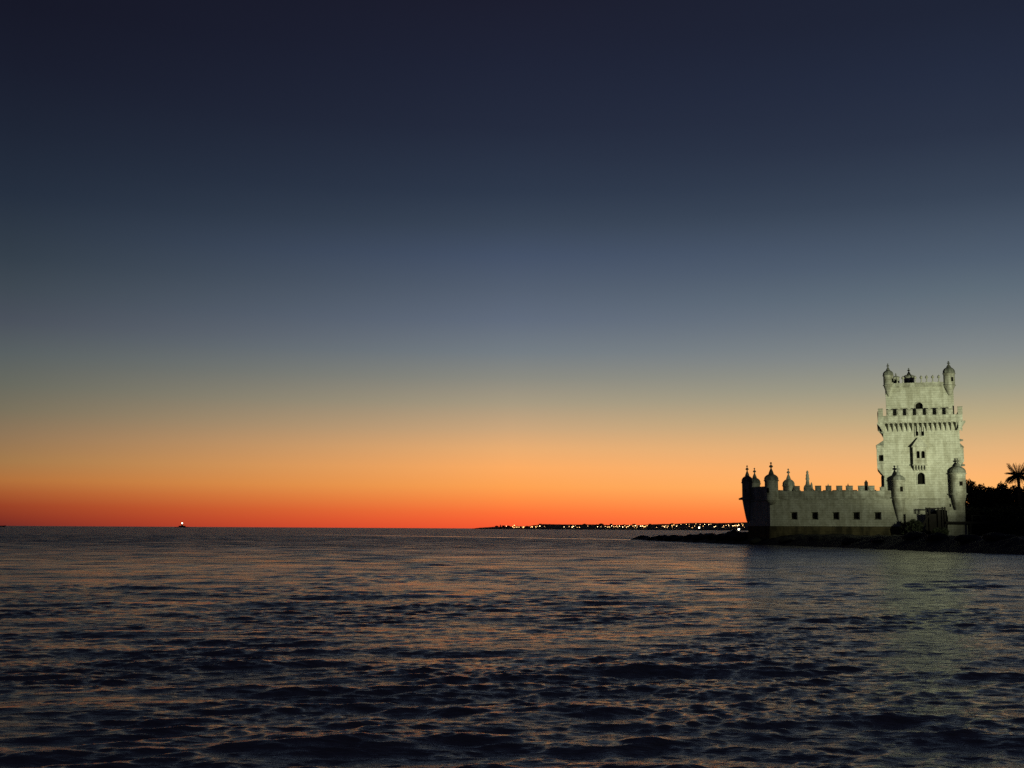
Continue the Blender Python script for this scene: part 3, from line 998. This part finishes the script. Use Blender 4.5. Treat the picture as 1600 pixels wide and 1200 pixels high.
# domed lookouts
bz(1205.5, 21, 722, 740, 752, 781, 789, Av - 0.1, [(-0.45, -0.9, 0.45, 1.0)], parent=bast)
bz(1168.0, 17, 727, 743, 755, 779, 817, Bv, [(-0.2, -0.9, 0.3, 0.5)], parent=bast)
bz(1179.5, 17, 731, 746, 757, 781, 815, Cv, [(0.3, -0.9, 0.3, 0.7)], parent=bast)
bz(1232.5, 18, 732, 748, 760, 782, 800, Dv, [(0.3, -0.9, 0.3, 0.7)], parent=bast)
# waterspout on the left turret
MB().tube([(U(1160, 779, Bv), Bv, Z(1160, 779, Bv)), (U(1154.5, 779.5, Bv), Bv - 0.2, Z(1155, 780, Bv))], [0.32, 0.16], 6).build("waterspout", M_DOME, bast)
# carved pinnacle statue behind the battlements
sv = 12.0
su_, sz0, sz1 = U(1262, 760, sv), Z(1262, 762, sv), Z(1261, 735, sv)
hh = sz1 - sz0
st = MB().lathe([(0.85, sz0 - 3.0), (0.85, sz0), (0.6, sz0 + hh * .12), (0.42, sz0 + hh * .2), (0.30, sz0 + hh * .42), (0.42, sz0 + hh * .5), (0.30, sz0 + hh * .62),
                 (0.34, sz0 + hh * .72), (0.2, sz0 + hh * .82), (0.26, sz0 + hh * .9), (0.05, sz1)], su_, sv, 8)
st.build("carved_pinnacle", M_TRIM, bast, True)
MB().lathe([(0.7, zp1 - 2), (0.55, zp1 + 0.6), (0.3, zp1 + 1.0), (0.2, zp1 + 1.9), (0.05, zp1 + 2.3)], U(1268, 760, 13), 13, 8).build("carved_pinnacle", M_TRIM, bast, True)
# faint pinnacle tips further back on the terrace
for a in (1294, 1325):
    MB().lathe([(0.4, zp1 - 2), (0.35, zmt - 0.1), (0.5, zmt), (0.1, zmt + 0.7), (0.04, zmt + 1.0)], U(a, 757, 14), 14, 8).build("carved_pinnacle", M_TRIM, bast, True)
# the terrace floor is the wall's own top; small stair block against the tower
xs0, xs1 = U(1374, 765, 1.0), uL + 0.05
zt0 = Z(1380, 781, 1.0)
steps = MB()
for k in range(6):
    f0 = k / 6.0
    steps.box(xs0 + (xs1 - xs0) * f0, xs0 + (xs1 - xs0) * (f0 + 1 / 6.0), 1.0, 3.2, zt0 - 0.5, Z(1380, 767, 1.0) + f0 * 2.6 + 0.1)
steps.build("stair", M_STONE, bast)
MB().box(U(1377, 755, 3.3), uL + 0.3, 3.3, 4.2, zt0 - 0.5, Z(1378, 744, 3.3)).build("stair_wall", M_DOME, bast)

# dark figure-like post standing on the terrace in the gap of the broad merlon
pv = 0.6
pu = U(1353.5, 760, pv)
po = empty("terrace_post", wpt(pu, pv, zw1 + 0.3), -TH)
tag(po, 'dark upright post rising in the gap of the battlements right of the middle', 'post')
hp = Z(1353.5, 750.5, pv) - (zw1 + 0.3)
MB().box(-0.34, 0.34, -0.2, 0.2, 0, hp - 0.3).build("shaft", M_WOOD, po)
MB().box(-0.22, 0.22, -0.16, 0.16, hp - 0.3, hp, 0.1, 0.08).build("cap", M_WOOD, po)

# ------------------------------------------------------------------ footbridge and gate works in front of the tower
fb = empty("footbridge", wpt(U(1478, 817, -3.4), -3.4, 0), -TH)
tag(fb, 'dark timber footbridge running from the tower foot to the bank on the right', 'footbridge')
o_u = U(1478, 817, -3.4)
zd = Z(1490, 816.5, -3.4)
MB().box(0, 18, -1.1, 1.1, zd - 0.2, zd + 0.2).build("deck", M_WOOD, fb)
pm = MB().box(-0.14, 0.14, -0.14, 0.14, 0, zd - 0.22).mesh("pile", M_WOOD)
rp_ = MB().box(-0.05, 0.05, -0.05, 0.05, 0, 1.1).mesh("baluster", M_IRON)
for k in range(4):
    for s_ in (-1, 1):
        link("pile", pm, fb, (4.3 + k * 4.2, s_ * 0.9, 0.0))
for k in range(7):
    link("baluster", rp_, fb, (4.6 + k * 2.1, -1.0, zd + 0.2))
MB().box(4.5, 18, -1.04, -0.96, zd + 1.3, zd + 1.37).build("handrail", M_IRON, fb)

gt = empty("timber_gatehouse", wpt(U(1462, 820, -3.2), -3.2, 0), -TH)
tag(gt, 'dark timber gate frame with raised drawbridge before the tower foot', 'gatehouse')
g0 = U(1462, 820, -3.2)
gx = lambda a: U(a, 815, -3.2) - g0
zg = lambda y_: Z(1462, y_, -3.2)
MB().box(gx(1448), gx(1464.5), -0.1, 1.8, 0.8, zg(803)).build("gate_wall", M_WOOD, gt)
MB().box(gx(1464.6), gx(1476.5), -0.2, 2.0, 0.8, zg(796)).build("gate_wall", M_WOOD, gt)
for a in (1447.5, 1453, 1466.5, 1473, 1477):
    MB().box(gx(a) - 0.14, gx(a) + 0.14, -0.5, -0.22, 0.8, zg(793 if a < 1470 else 792)).build("post", M_WOOD, gt)
MB().box(gx(1447), gx(1477.5), -0.48, -0.24, zg(795.3), zg(793.5)).build("lintel", M_WOOD, gt)
MB().add([(gx(1439), -0.6, zg(822)), (gx(1450), -0.6, zg(805)), (gx(1452), -0.6, zg(806.5)), (gx(1442), -0.6, zg(824)),
          (gx(1439), 0.9, zg(822)), (gx(1450), 0.9, zg(805)), (gx(1452), 0.9, zg(806.5)), (gx(1442), 0.9, zg(824))],
         [(0, 1, 2, 3), (7, 6, 5, 4), (0, 4, 5, 1), (1, 5, 6, 2), (2, 6, 7, 3), (3, 7, 4, 0)]).build("ramp", M_WOOD, gt)


# ------------------------------------------------------------------ plants
def leaf_cloud(lobes, n, size, seed):
    rs = np.random.RandomState(seed)
    w = np.array([l[3] ** 2 for l in lobes]); w = w / w.sum()
    ch = rs.choice(len(lobes), n, p=w)
    c = np.array([l[:3] for l in lobes])[ch]
    r = np.array([l[3] for l in lobes])[ch]
    fl = np.array([l[4] for l in lobes])[ch]
    d = rs.randn(n, 3); d /= np.linalg.norm(d, axis=1)[:, None]
    rad = r * (0.35 + 0.65 * rs.rand(n) ** 0.5) * (1 + 0.04 * rs.randn(n))
    p = c + d * rad[:, None] * np.stack([np.ones(n), np.ones(n), fl], 1)
    a = rs.randn(n, 3); a /= np.linalg.norm(a, axis=1)[:, None]
    b = np.cross(a, rs.randn(n, 3)); b /= np.linalg.norm(b, axis=1)[:, None]
    s_ = size * (0.6 + 0.8 * rs.rand(n))[:, None]
    v = np.empty((n, 4, 3))
    v[:, 0] = p - a * s_; v[:, 1] = p + b * s_ * 0.45; v[:, 2] = p + a * s_; v[:, 3] = p - b * s_ * 0.45
    return v.reshape(-1, 3)


def cloud_obj(name, vs, mat, parent):
    n = len(vs) // 4
    me = bpy.data.meshes.new(name)
    me.vertices.add(n * 4); me.vertices.foreach_set('co', vs.astype(np.float32).ravel())
    me.loops.add(n * 4); me.loops.foreach_set('vertex_index', np.arange(n * 4, dtype=np.int32))
    me.polygons.add(n)
    me.polygons.foreach_set('loop_start', np.arange(0, n * 4, 4, dtype=np.int32))
    me.polygons.foreach_set('loop_total', np.full(n, 4, np.int32))
    me.update(calc_edges=True)
    me.materials.append(mat)
    o = bpy.data.objects.new(name, me); COL.objects.link(o); o.parent = parent
    return o


def tree(px, yy, y_top, width_px, label, seed, n=5200):
    p = w_at(px, yy)
    g = ground_at(p.x, p.y)
    d = ray(px, y_top)
    top = EYE + d.z / d.y * yy
    w = width_px * yy / FPX / 2
    t = empty("tree", (p.x, p.y, g - 0.2))
    tag(t, label, 'tree', 'trees on the dark bank')
    H = top - g
    r = random.Random(seed)
    tk = MB()
    pts = [(0, 0, 0), (0.2, 0.1, H * 0.22), (-0.1, 0.2, H * 0.42), (0.1, 0, H * 0.62)]
    tk.tube(pts, [0.45, 0.34, 0.26, 0.12], 8)
    for k in range(6):
        a = k * 1.05 + r.random(); z0 = H * (0.25 + 0.06 * k)
        tk.tube([(0, 0, z0), (math.cos(a) * w * 0.35, math.sin(a) * w * 0.35, z0 + H * 0.14), (math.cos(a) * w * 0.7, math.sin(a) * w * 0.7, z0 + H * 0.24)], [0.18, 0.12, 0.05], 6)
    tk.build("trunk", M_BARK, t, True)
    lobes = [(0, 0, H * 0.62, w * 0.85, (H * 0.36) / (w * 0.85))]
    for k in range(15):
        a = r.random() * 6.28; rr = w * (0.35 + 0.45 * r.random())
        zz = H * (0.30 + 0.5 * r.random())
        R_ = w * (0.24 + 0.2 * r.random())
        lobes.append((math.cos(a) * rr, math.sin(a) * rr, min(zz, H - R_), R_, 0.8))
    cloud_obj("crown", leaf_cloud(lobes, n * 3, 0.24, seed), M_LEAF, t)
    return t


tree(1517, 240, 745.5, 38, 'rounded dark tree directly right of the tower, its crown just clearing the skyline', 1)
tree(1535, 247, 753.5, 36, 'broad flat-topped black tree second to the right of the tower', 2)
tree(1551, 252, 757.0, 30, 'low dark tree under the dip in the treetop line', 3)
tree(1569, 244, 751.5, 34, 'domed dark tree just left of the palm', 4)
tree(1590, 258, 755.0, 40, 'dark tree behind the trunk of the palm at the right edge', 5)
tree(1612, 250, 754.0, 40, 'dark tree cut by the right edge of the picture', 6)


def shrub(px, yy, top_y, width_px, label, seed):
    p = w_at(px, yy); g = ground_at(p.x, p.y)
    d = ray(px, top_y); top = EYE + d.z / d.y * yy
    H = max(0.8, top - g); w = width_px * yy / FPX / 2
    t = empty("shrub", (p.x, p.y, g - 0.1))
    tag(t, label, 'shrub', 'dark shrubs on the bank')
    MB().tube([(0, 0, 0), (0.1, 0, H * 0.5)], [0.12, 0.05], 6).build("stem", M_BARK, t)
    r = random.Random(seed); lobes = []
    for k in range(9):
        a = r.random() * 6.28; rr = w * 0.6 * r.random(); R_ = min(w * 0.5, H * 0.45)
        lobes.append((math.cos(a) * rr, math.sin(a) * rr * 0.7, R_ * 0.8 + (H - 1.7 * R_) * r.random(), R_, 0.9))
    lobes.append((0, 0, H * 0.5, H * 0.5, 1.0))
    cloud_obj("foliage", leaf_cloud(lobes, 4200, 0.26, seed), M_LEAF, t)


shrub(1428, 221, 811, 30, 'black rounded shrub in front of the tower foot, left of the timber gate', 21)
shrub(1416, 222.5, 817, 20, 'small dark shrub below the left corbel turret of the tower', 22)
for j_, (a_, b_) in enumerate([(1530, 780), (1552, 780), (1578, 780)]):
    shrub(a_, 262, b_, 60, ['dark thicket deep behind the trees beside the tower', 'dark thicket deep behind the low dip in the trees', 'dark thicket deep behind the palm trunk'][j_], 60 + j_)
shrub(1468, 216, 824, 26, 'low dark shrub below the timber gate', 23)
for i, (a, y_, yy, w_) in enumerate([(1524, 800, 226, 40), (1546, 798, 230, 44), (1570, 796, 226, 46), (1594, 797, 232, 50), (1618, 800, 228, 50)]):
    shrub(a, yy, y_ - 8, w_, ['dark shrub at the foot of the tower beside the footbridge', 'dark shrub under the second tree from the tower', 'dark shrub under the low dip in the trees',
                              'dark shrub below the palm trunk', 'dark shrub cut by the right edge of the picture'][i], 30 + i)

# palm at the right edge
pp = w_at(1595, 236)
pg = ground_at(pp.x, pp.y)
palm = empty("palm_tree", (pp.x, pp.y, pg - 0.2))
tag(palm, 'palm silhouetted against the orange sky at the right edge', 'palm')
dtop = ray(1592, 745); ptop = EYE + dtop.z / dtop.y * 236 - pg + 0.2
MB().tube([(0, 0, 0), (0.15, 0, ptop * 0.4), (0.1, 0, ptop * 0.8), (0, 0, ptop)], [0.36, 0.30, 0.27, 0.34], 10).build("trunk", M_BARK, palm, True)


def frond_mesh(L_, droop, rise, seed):
    r = random.Random(seed)
    m = MB(); pts = []
    n = 12
    for i in range(n + 1):
        f = i / n
        pts.append(Vector((L_ * f * (1 - 0.18 * f), 0, rise * L_ * f - droop * L_ * f * f)))
    m.tube(pts, [0.05 * (1 - 0.8 * i / n) + 0.01 for i in range(n + 1)], 4)
    for i in range(1, n * 3):
        f = i / (n * 3.0)
        a = f * n; k = min(n - 1, int(a))
        c = pts[k].lerp(pts[k + 1], a - k)
        ll = 0.75 * math.sin(math.pi * min(1, f * 0.85 + 0.12)) + 0.12
        for s_ in (-1, 1):
            tip = c + Vector((ll * 0.55, s_ * ll * 0.75, -0.25 * ll - 0.12 * r.random()))
            w = Vector((0.055, 0, 0))
            m.add([c - w, c + w, tip], [(0, 1, 2)])
    return m.mesh("frond", M_PALM)


fr_me = [frond_mesh(3.3, 0.55, 0.75, 1), frond_mesh(3.4, 0.75, 0.35, 2), frond_mesh(3.1, 0.45, -0.05, 3), frond_mesh(2.8, 0.35, 1.3, 4)]
for k in range(90):
    tier = k % 4
    o = link("frond", fr_me[tier], palm, (0, 0, ptop - 0.05 + rnd.random() * 0.25), k * 2.399 + rnd.random() * 0.3)
    s_ = 0.8 + 0.25 * rnd.random(); o.scale = (s_, s_, s_)

# floodlight housings, on a low mast out on the bank right of the picture
for i, (pos, tgt, size, power) in enumerate(FLOODS):
    p = wpt(*pos); t_ = wpt(*tgt); dv_ = (t_ - p).normalized()
    g = max(0.0, ground_at(p.x, p.y))
    fl = empty("floodlight", (p.x, p.y, g - 0.1))
    tag(fl, 'floodlight on a short mast aimed at the tower top' if i == 0 else 'floodlight on a short mast aimed at the bastion', 'floodlight')
    MB().lathe([(0.2, 0), (0.12, 0.3), (0.08, p.z - g - 0.3)], seg=10).build("mast", M_IRON, fl)
    hm = MB().box(-0.55, 0.55, -0.45, 0.45, -0.3, 0.38).build("housing", M_IRON, fl)
    hm.matrix_world = Matrix.Translation(p) @ dv_.to_track_quat('-Z', 'Y').to_matrix().to_4x4()
    ln = MB().box(-0.48, 0.48, -0.38, 0.38, -0.34, -0.31).build("lens", emit("lamp_lens", (1, 0.98, 0.7), 20), fl)
    ln.matrix_world = hm.matrix_world.copy()

# ------------------------------------------------------------------ far shore with its town lights
YF = 4600.0


def far_pt(px, py, yy):
    d = ray(px, py)
    return Vector((d.x / d.y * yy, yy, EYE + d.z / d.y * yy))


prof = [(738, 826), (748, 824.6), (770, 823.2), (800, 822.4), (825, 822.2), (840, 820), (848, 818.8), (870, 819.2), (900, 819.6), (925, 819.3), (950, 820.2),
        (975, 820), (1000, 820.3), (1020, 819.2), (1036, 818.6), (1050, 818.8), (1062, 818), (1078, 817.0), (1100, 816.8), (1120, 817.2),
        (1140, 816.9), (1160, 816.2), (1190, 815.5), (1230, 815), (1300, 814), (1400, 812), (1600, 810), (1800, 810)]
vs = []; fs = []
cols = np.arange(738, 1800, 1.5)
for a in cols:
    y_ = float(np.interp(a, [p[0] for p in prof], [p[1] for p in prof])) - 0.35 * mnoise.fractal(Vector((a * 0.35, 0, 5)), 0.8, 2.0, 4)
    top = far_pt(a, y_, YF + 500).z
    x0 = far_pt(a, 826, YF).x
    hz = [0.0 - 1.0, max(0.5, top * 0.35), max(0.8, top * 0.7), max(1.0, top), max(0.6, top * 0.6), -1.0]
    for j, (dy, h_) in enumerate(zip((-60, 60, 260, 500, 900, 1400), hz)):
        vs.append((x0 * (YF + dy) / YF, YF + dy, h_))
for i in range(len(cols) - 1):
    for j in range(5):
        a = i * 6 + j
        fs.append((a, a + 6, a + 7, a + 1))
me = bpy.data.meshes.new("far_shore"); me.from_pydata(vs, [], fs); me.materials.append(M_HILL)
o = bpy.data.objects.new("far_shore", me); COL.objects.link(o)
tag(o, 'low dark headland with town lights along the horizon', None, None, 'structure')

M_LAMP = [emit("lamp_glow_warm", (1.0, 0.50, 0.16), 6), emit("lamp_glow_white", (1.0, 0.66, 0.32), 7), emit("lamp_glow_dim", (1.0, 0.5, 0.2), 5)]
head = [MB().lathe([(0.2, -1), (0.85, -0.55), (1.0, 0), (0.85, 0.55), (0.2, 1)], seg=8).mesh("lamp_head", m) for m in M_LAMP]
pole = MB().lathe([(0.3, 0), (0.15, 1)], seg=5).mesh("pole", M_IRON)
LIGHTS = [(791.3, 822, 1, .8), (801, 823, 0, 1.1), (803.5, 820.8, 0, 1.3), (806.5, 823.6, 0, .9), (811, 823.6, 2, .9), (816, 823.5, 0, .8), (818.5, 823.3, 0, 1.2),
          (829, 823.6, 2, .8), (831.5, 822.9, 0, 1.1), (837, 823.2, 0, .9), (839, 822.3, 0, .8), (843.5, 822, 1, 1.2), (851, 822.5, 2, .6), (881.3, 823.3, 1, .9), (889.3, 822.5, 2, .8),
          (894, 823.9, 1, 1.0), (896, 822.6, 1, 1.0), (905.5, 824, 2, .9), (918.5, 822, 2, .7), (933.7, 823, 1, 1.0), (939, 823, 2, .7), (949, 823.5, 0, .9), (951.5, 823.2, 0, .9),
          (955.8, 821.5, 1, 1.0), (962, 822.8, 2, .8), (968, 822, 1, 1.1), (973, 823.4, 1, 1.2), (979, 823.8, 0, .9), (981.3, 822.6, 1, 1.0), (983.5, 821, 0, .9), (993, 821.3, 1, 1.2), (995, 824.8, 0, .7),
          (1001, 822, 1, 1.2), (1003.5, 821.8, 1, 1.1), (1006, 823, 0, 1.1), (1008.5, 822.3, 0, 1.0), (1011, 821.5, 0, .9), (1026, 824, 2, .7), (1037, 822.3, 2, .9), (1038.5, 822.6, 1, .9), (1042.5, 824, 2, .9),
          (1050, 820.8, 0, 1.0), (1053, 820.2, 0, 1.0), (1057, 822.3, 1, .9), (1064, 819.2, 2, .8), (1072.5, 819.1, 0, .9), (1077, 819.2, 2, .6), (1094, 819.5, 2, .8),
          (1101, 819.3, 1, .9), (1107.5, 819.6, 1, .9), (1116, 823.2, 1, 1.0), (1118, 822.3, 1, .8), (1128.5, 824.3, 1, .9), (1130.5, 823.6, 0, .7), (1138.7, 821.3, 1, .9), (1145.5, 821.6, 1, 1.0), (1148, 821, 1, .9),
          (1152.5, 821.4, 1, 1.2), (1154.5, 820.6, 1, .9), (1160.6, 821.2, 0, .8), (1163.5, 824.2, 0, .8)]
r9 = random.Random(19)
for (a0, a1, n_) in ((798, 848, 9), (880, 910, 4), (945, 1012, 14), (1030, 1062, 6), (1070, 1112, 7), (1125, 1168, 9)):
    for k in range(n_):
        a = a0 + (a1 - a0) * r9.random()
        ty = float(np.interp(a, [p[0] for p in prof], [p[1] for p in prof]))
        LIGHTS.append((a, ty + 1.2 + (824.6 - ty - 1.2) * r9.random(), 0 if r9.random() < 0.4 else 2, 0.6 + 0.3 * r9.random()))
G1 = 'warm lamps along the far shore'
GT = 'houses along the far shore'
hm_ = MB().box(-9, 9, -6, 6, 0, 7).mesh("wall", M_HOUSE)
hr_ = MB().prism([(-9.6, 7), (9.6, 7), (0, 10.5)], -6.4, 6.4).mesh("roof", M_ROOF)
ht_ = MB().box(-7, 7, -6, 6, 0, 13).mesh("wall", M_HOUSE)
hf_ = MB().box(-7.3, 7.3, -6.3, 6.3, 13, 14).mesh("roof", M_ROOF)
r2 = random.Random(3)
for (a, y_, kd, s_) in LIGHTS:
    yy = YF + 20 + r2.random() * 60
    p = far_pt(a, y_, yy)
    lp = empty("street_lamp", (p.x, p.y, 0.4))
    tag(lp, ['warm orange lamp among the town lights on the far shore', 'bright whitish lamp among the town lights on the far shore', 'dim reddish lamp among the town lights on the far shore'][kd], 'lamp', G1)
    o = link("pole", pole, lp); o.scale = (1, 1, max(1.0, p.z - 1.2))
    o = link("lamp_head", head[kd], lp, (0, 0, p.z - 0.4)); o.scale = (1.22 * s_,) * 3
k = 0
a = 776.0
while a < 1166:
    y_ = float(np.interp(a, [p[0] for p in prof], [p[1] for p in prof]))
    yy = YF + 130 + r2.random() * 260
    hp_ = far_pt(a, y_, YF + 500)
    p = far_pt(a, 826, yy)
    frac = (yy - YF + 60) / 560.0
    base_z = max(0.3, hp_.z * (0.25 + 0.7 * frac) - 1.5)
    hs = empty("house", (p.x, p.y, base_z), r2.random() - 0.5)
    tag(hs, 'small unlit house on the dark far shore', 'house', GT)
    sc = 0.55 + 0.5 * r2.random()
    if r2.random() < 0.6:
        link("wall", hm_, hs).scale = (sc,) * 3; link("roof", hr_, hs).scale = (sc,) * 3
    else:
        link("wall", ht_, hs).scale = (sc * .8,) * 3; link("roof", hf_, hs).scale = (sc * .8,) * 3
    a += 7 + r2.random() * 9
# little lighthouse on the low end of the headland
p = far_pt(782, 824, YF + 60)
lh = empty("headland_tower", (p.x, p.y, 0.5))
tag(lh, 'small slim tower silhouetted near the low left end of the far shore', 'tower')
MB().lathe([(3.2, 0), (2.4, 13)], seg=10).build("shaft", M_HOUSE, lh)
MB().lathe([(3.0, 13), (3.0, 14), (1.6, 14.2), (1.6, 16.5), (0.3, 18)], seg=10).build("lantern_room", M_HOUSE, lh)

# sea fort with its light, alone on the horizon at left
p = far_pt(284.5, 822, 5200)
sf = empty("sea_lighthouse", (p.x, p.y, 0))
tag(sf, 'round sea fort with a bright lighthouse alone on the left horizon', 'lighthouse')
MB().lathe([(34, -1), (30, 0.8), (22, 2.0), (15.5, 2.2), (15, 7.2), (14, 7.4), (2, 7.5)], seg=24).build("fort_wall", M_HOUSE, sf)
MB().lathe([(4.0, 7.4), (3.2, 15.0), (4.2, 15.2), (4.2, 15.9)], seg=12).build("light_tower", M_HOUSE, sf)
MB().lathe([(2.2, 15.9), (2.5, 17.5), (2.5, 20.0), (2.0, 21.8)], seg=12).build("lantern", emit("lighthouse_lamp", (1.0, 0.95, 0.68), 5), sf)
MB().lathe([(2.3, 21.8), (1.3, 23.4), (0.2, 24.6)], seg=12).build("lantern_roof", M_IRON, sf)

# low vessel just entering at the left edge
p = far_pt(1.0, 822, 3800)
vs_ = empty("ship", (p.x - 6, p.y, 0), R(8))
tag(vs_, 'dark low vessel at the extreme left end of the horizon', 'ship')
MB().add([(-20, -3, 0), (14, -3, 0), (20, 0, 0), (14, 3, 0), (-20, 3, 0), (-20, -3.6, 3.5), (15, -3.6, 3.5), (23, 0, 4.6), (15, 3.6, 3.5), (-20, 3.6, 3.5)],
         [(4, 3, 2, 1, 0), (5, 6, 7, 8, 9), (0, 1, 6, 5), (1, 2, 7, 6), (2, 3, 8, 7), (3, 4, 9, 8), (4, 0, 5, 9)]).build("hull", M_PAINT, vs_)
MB().box(-17, -7, -2.6, 2.6, 3.5, 8.0, 0.6, 0.2).build("cabin", M_PAINT, vs_)


# lit buoys off the far shore
def buoy(px, py, yy, s_, label):
    p = far_pt(px, py, yy)
    b = empty("navigation_buoy", (p.x, p.y, -0.3))
    tag(b, label, 'buoy')
    MB().lathe([(0.9, 0), (1.3, 0.4), (1.3, 1.0), (0.8, 1.3)], seg=12).build("float", M_IRON, b)
    MB().lathe([(0.5, 1.3), (0.12, p.z - 0.2)], seg=6).build("mast", M_IRON, b)
    m = MB().lathe([(0.2, -1), (0.85, -0.55), (1.0, 0), (0.85, 0.55), (0.2, 1)], seg=10).build("lantern", emit("buoy_lamp", (1.0, 0.86, 0.6), 16), b, loc=(0, 0, p.z + 0.3))
    m.scale = (s_,) * 3


buoy(1154.4, 827.0, 1300, 0.85, 'bright white lamp on a float just left of the black bastion corner')
buoy(1092.4, 824.4, 2200, 1.1, 'white lamp on a float standing lowest in the middle of the far lights')
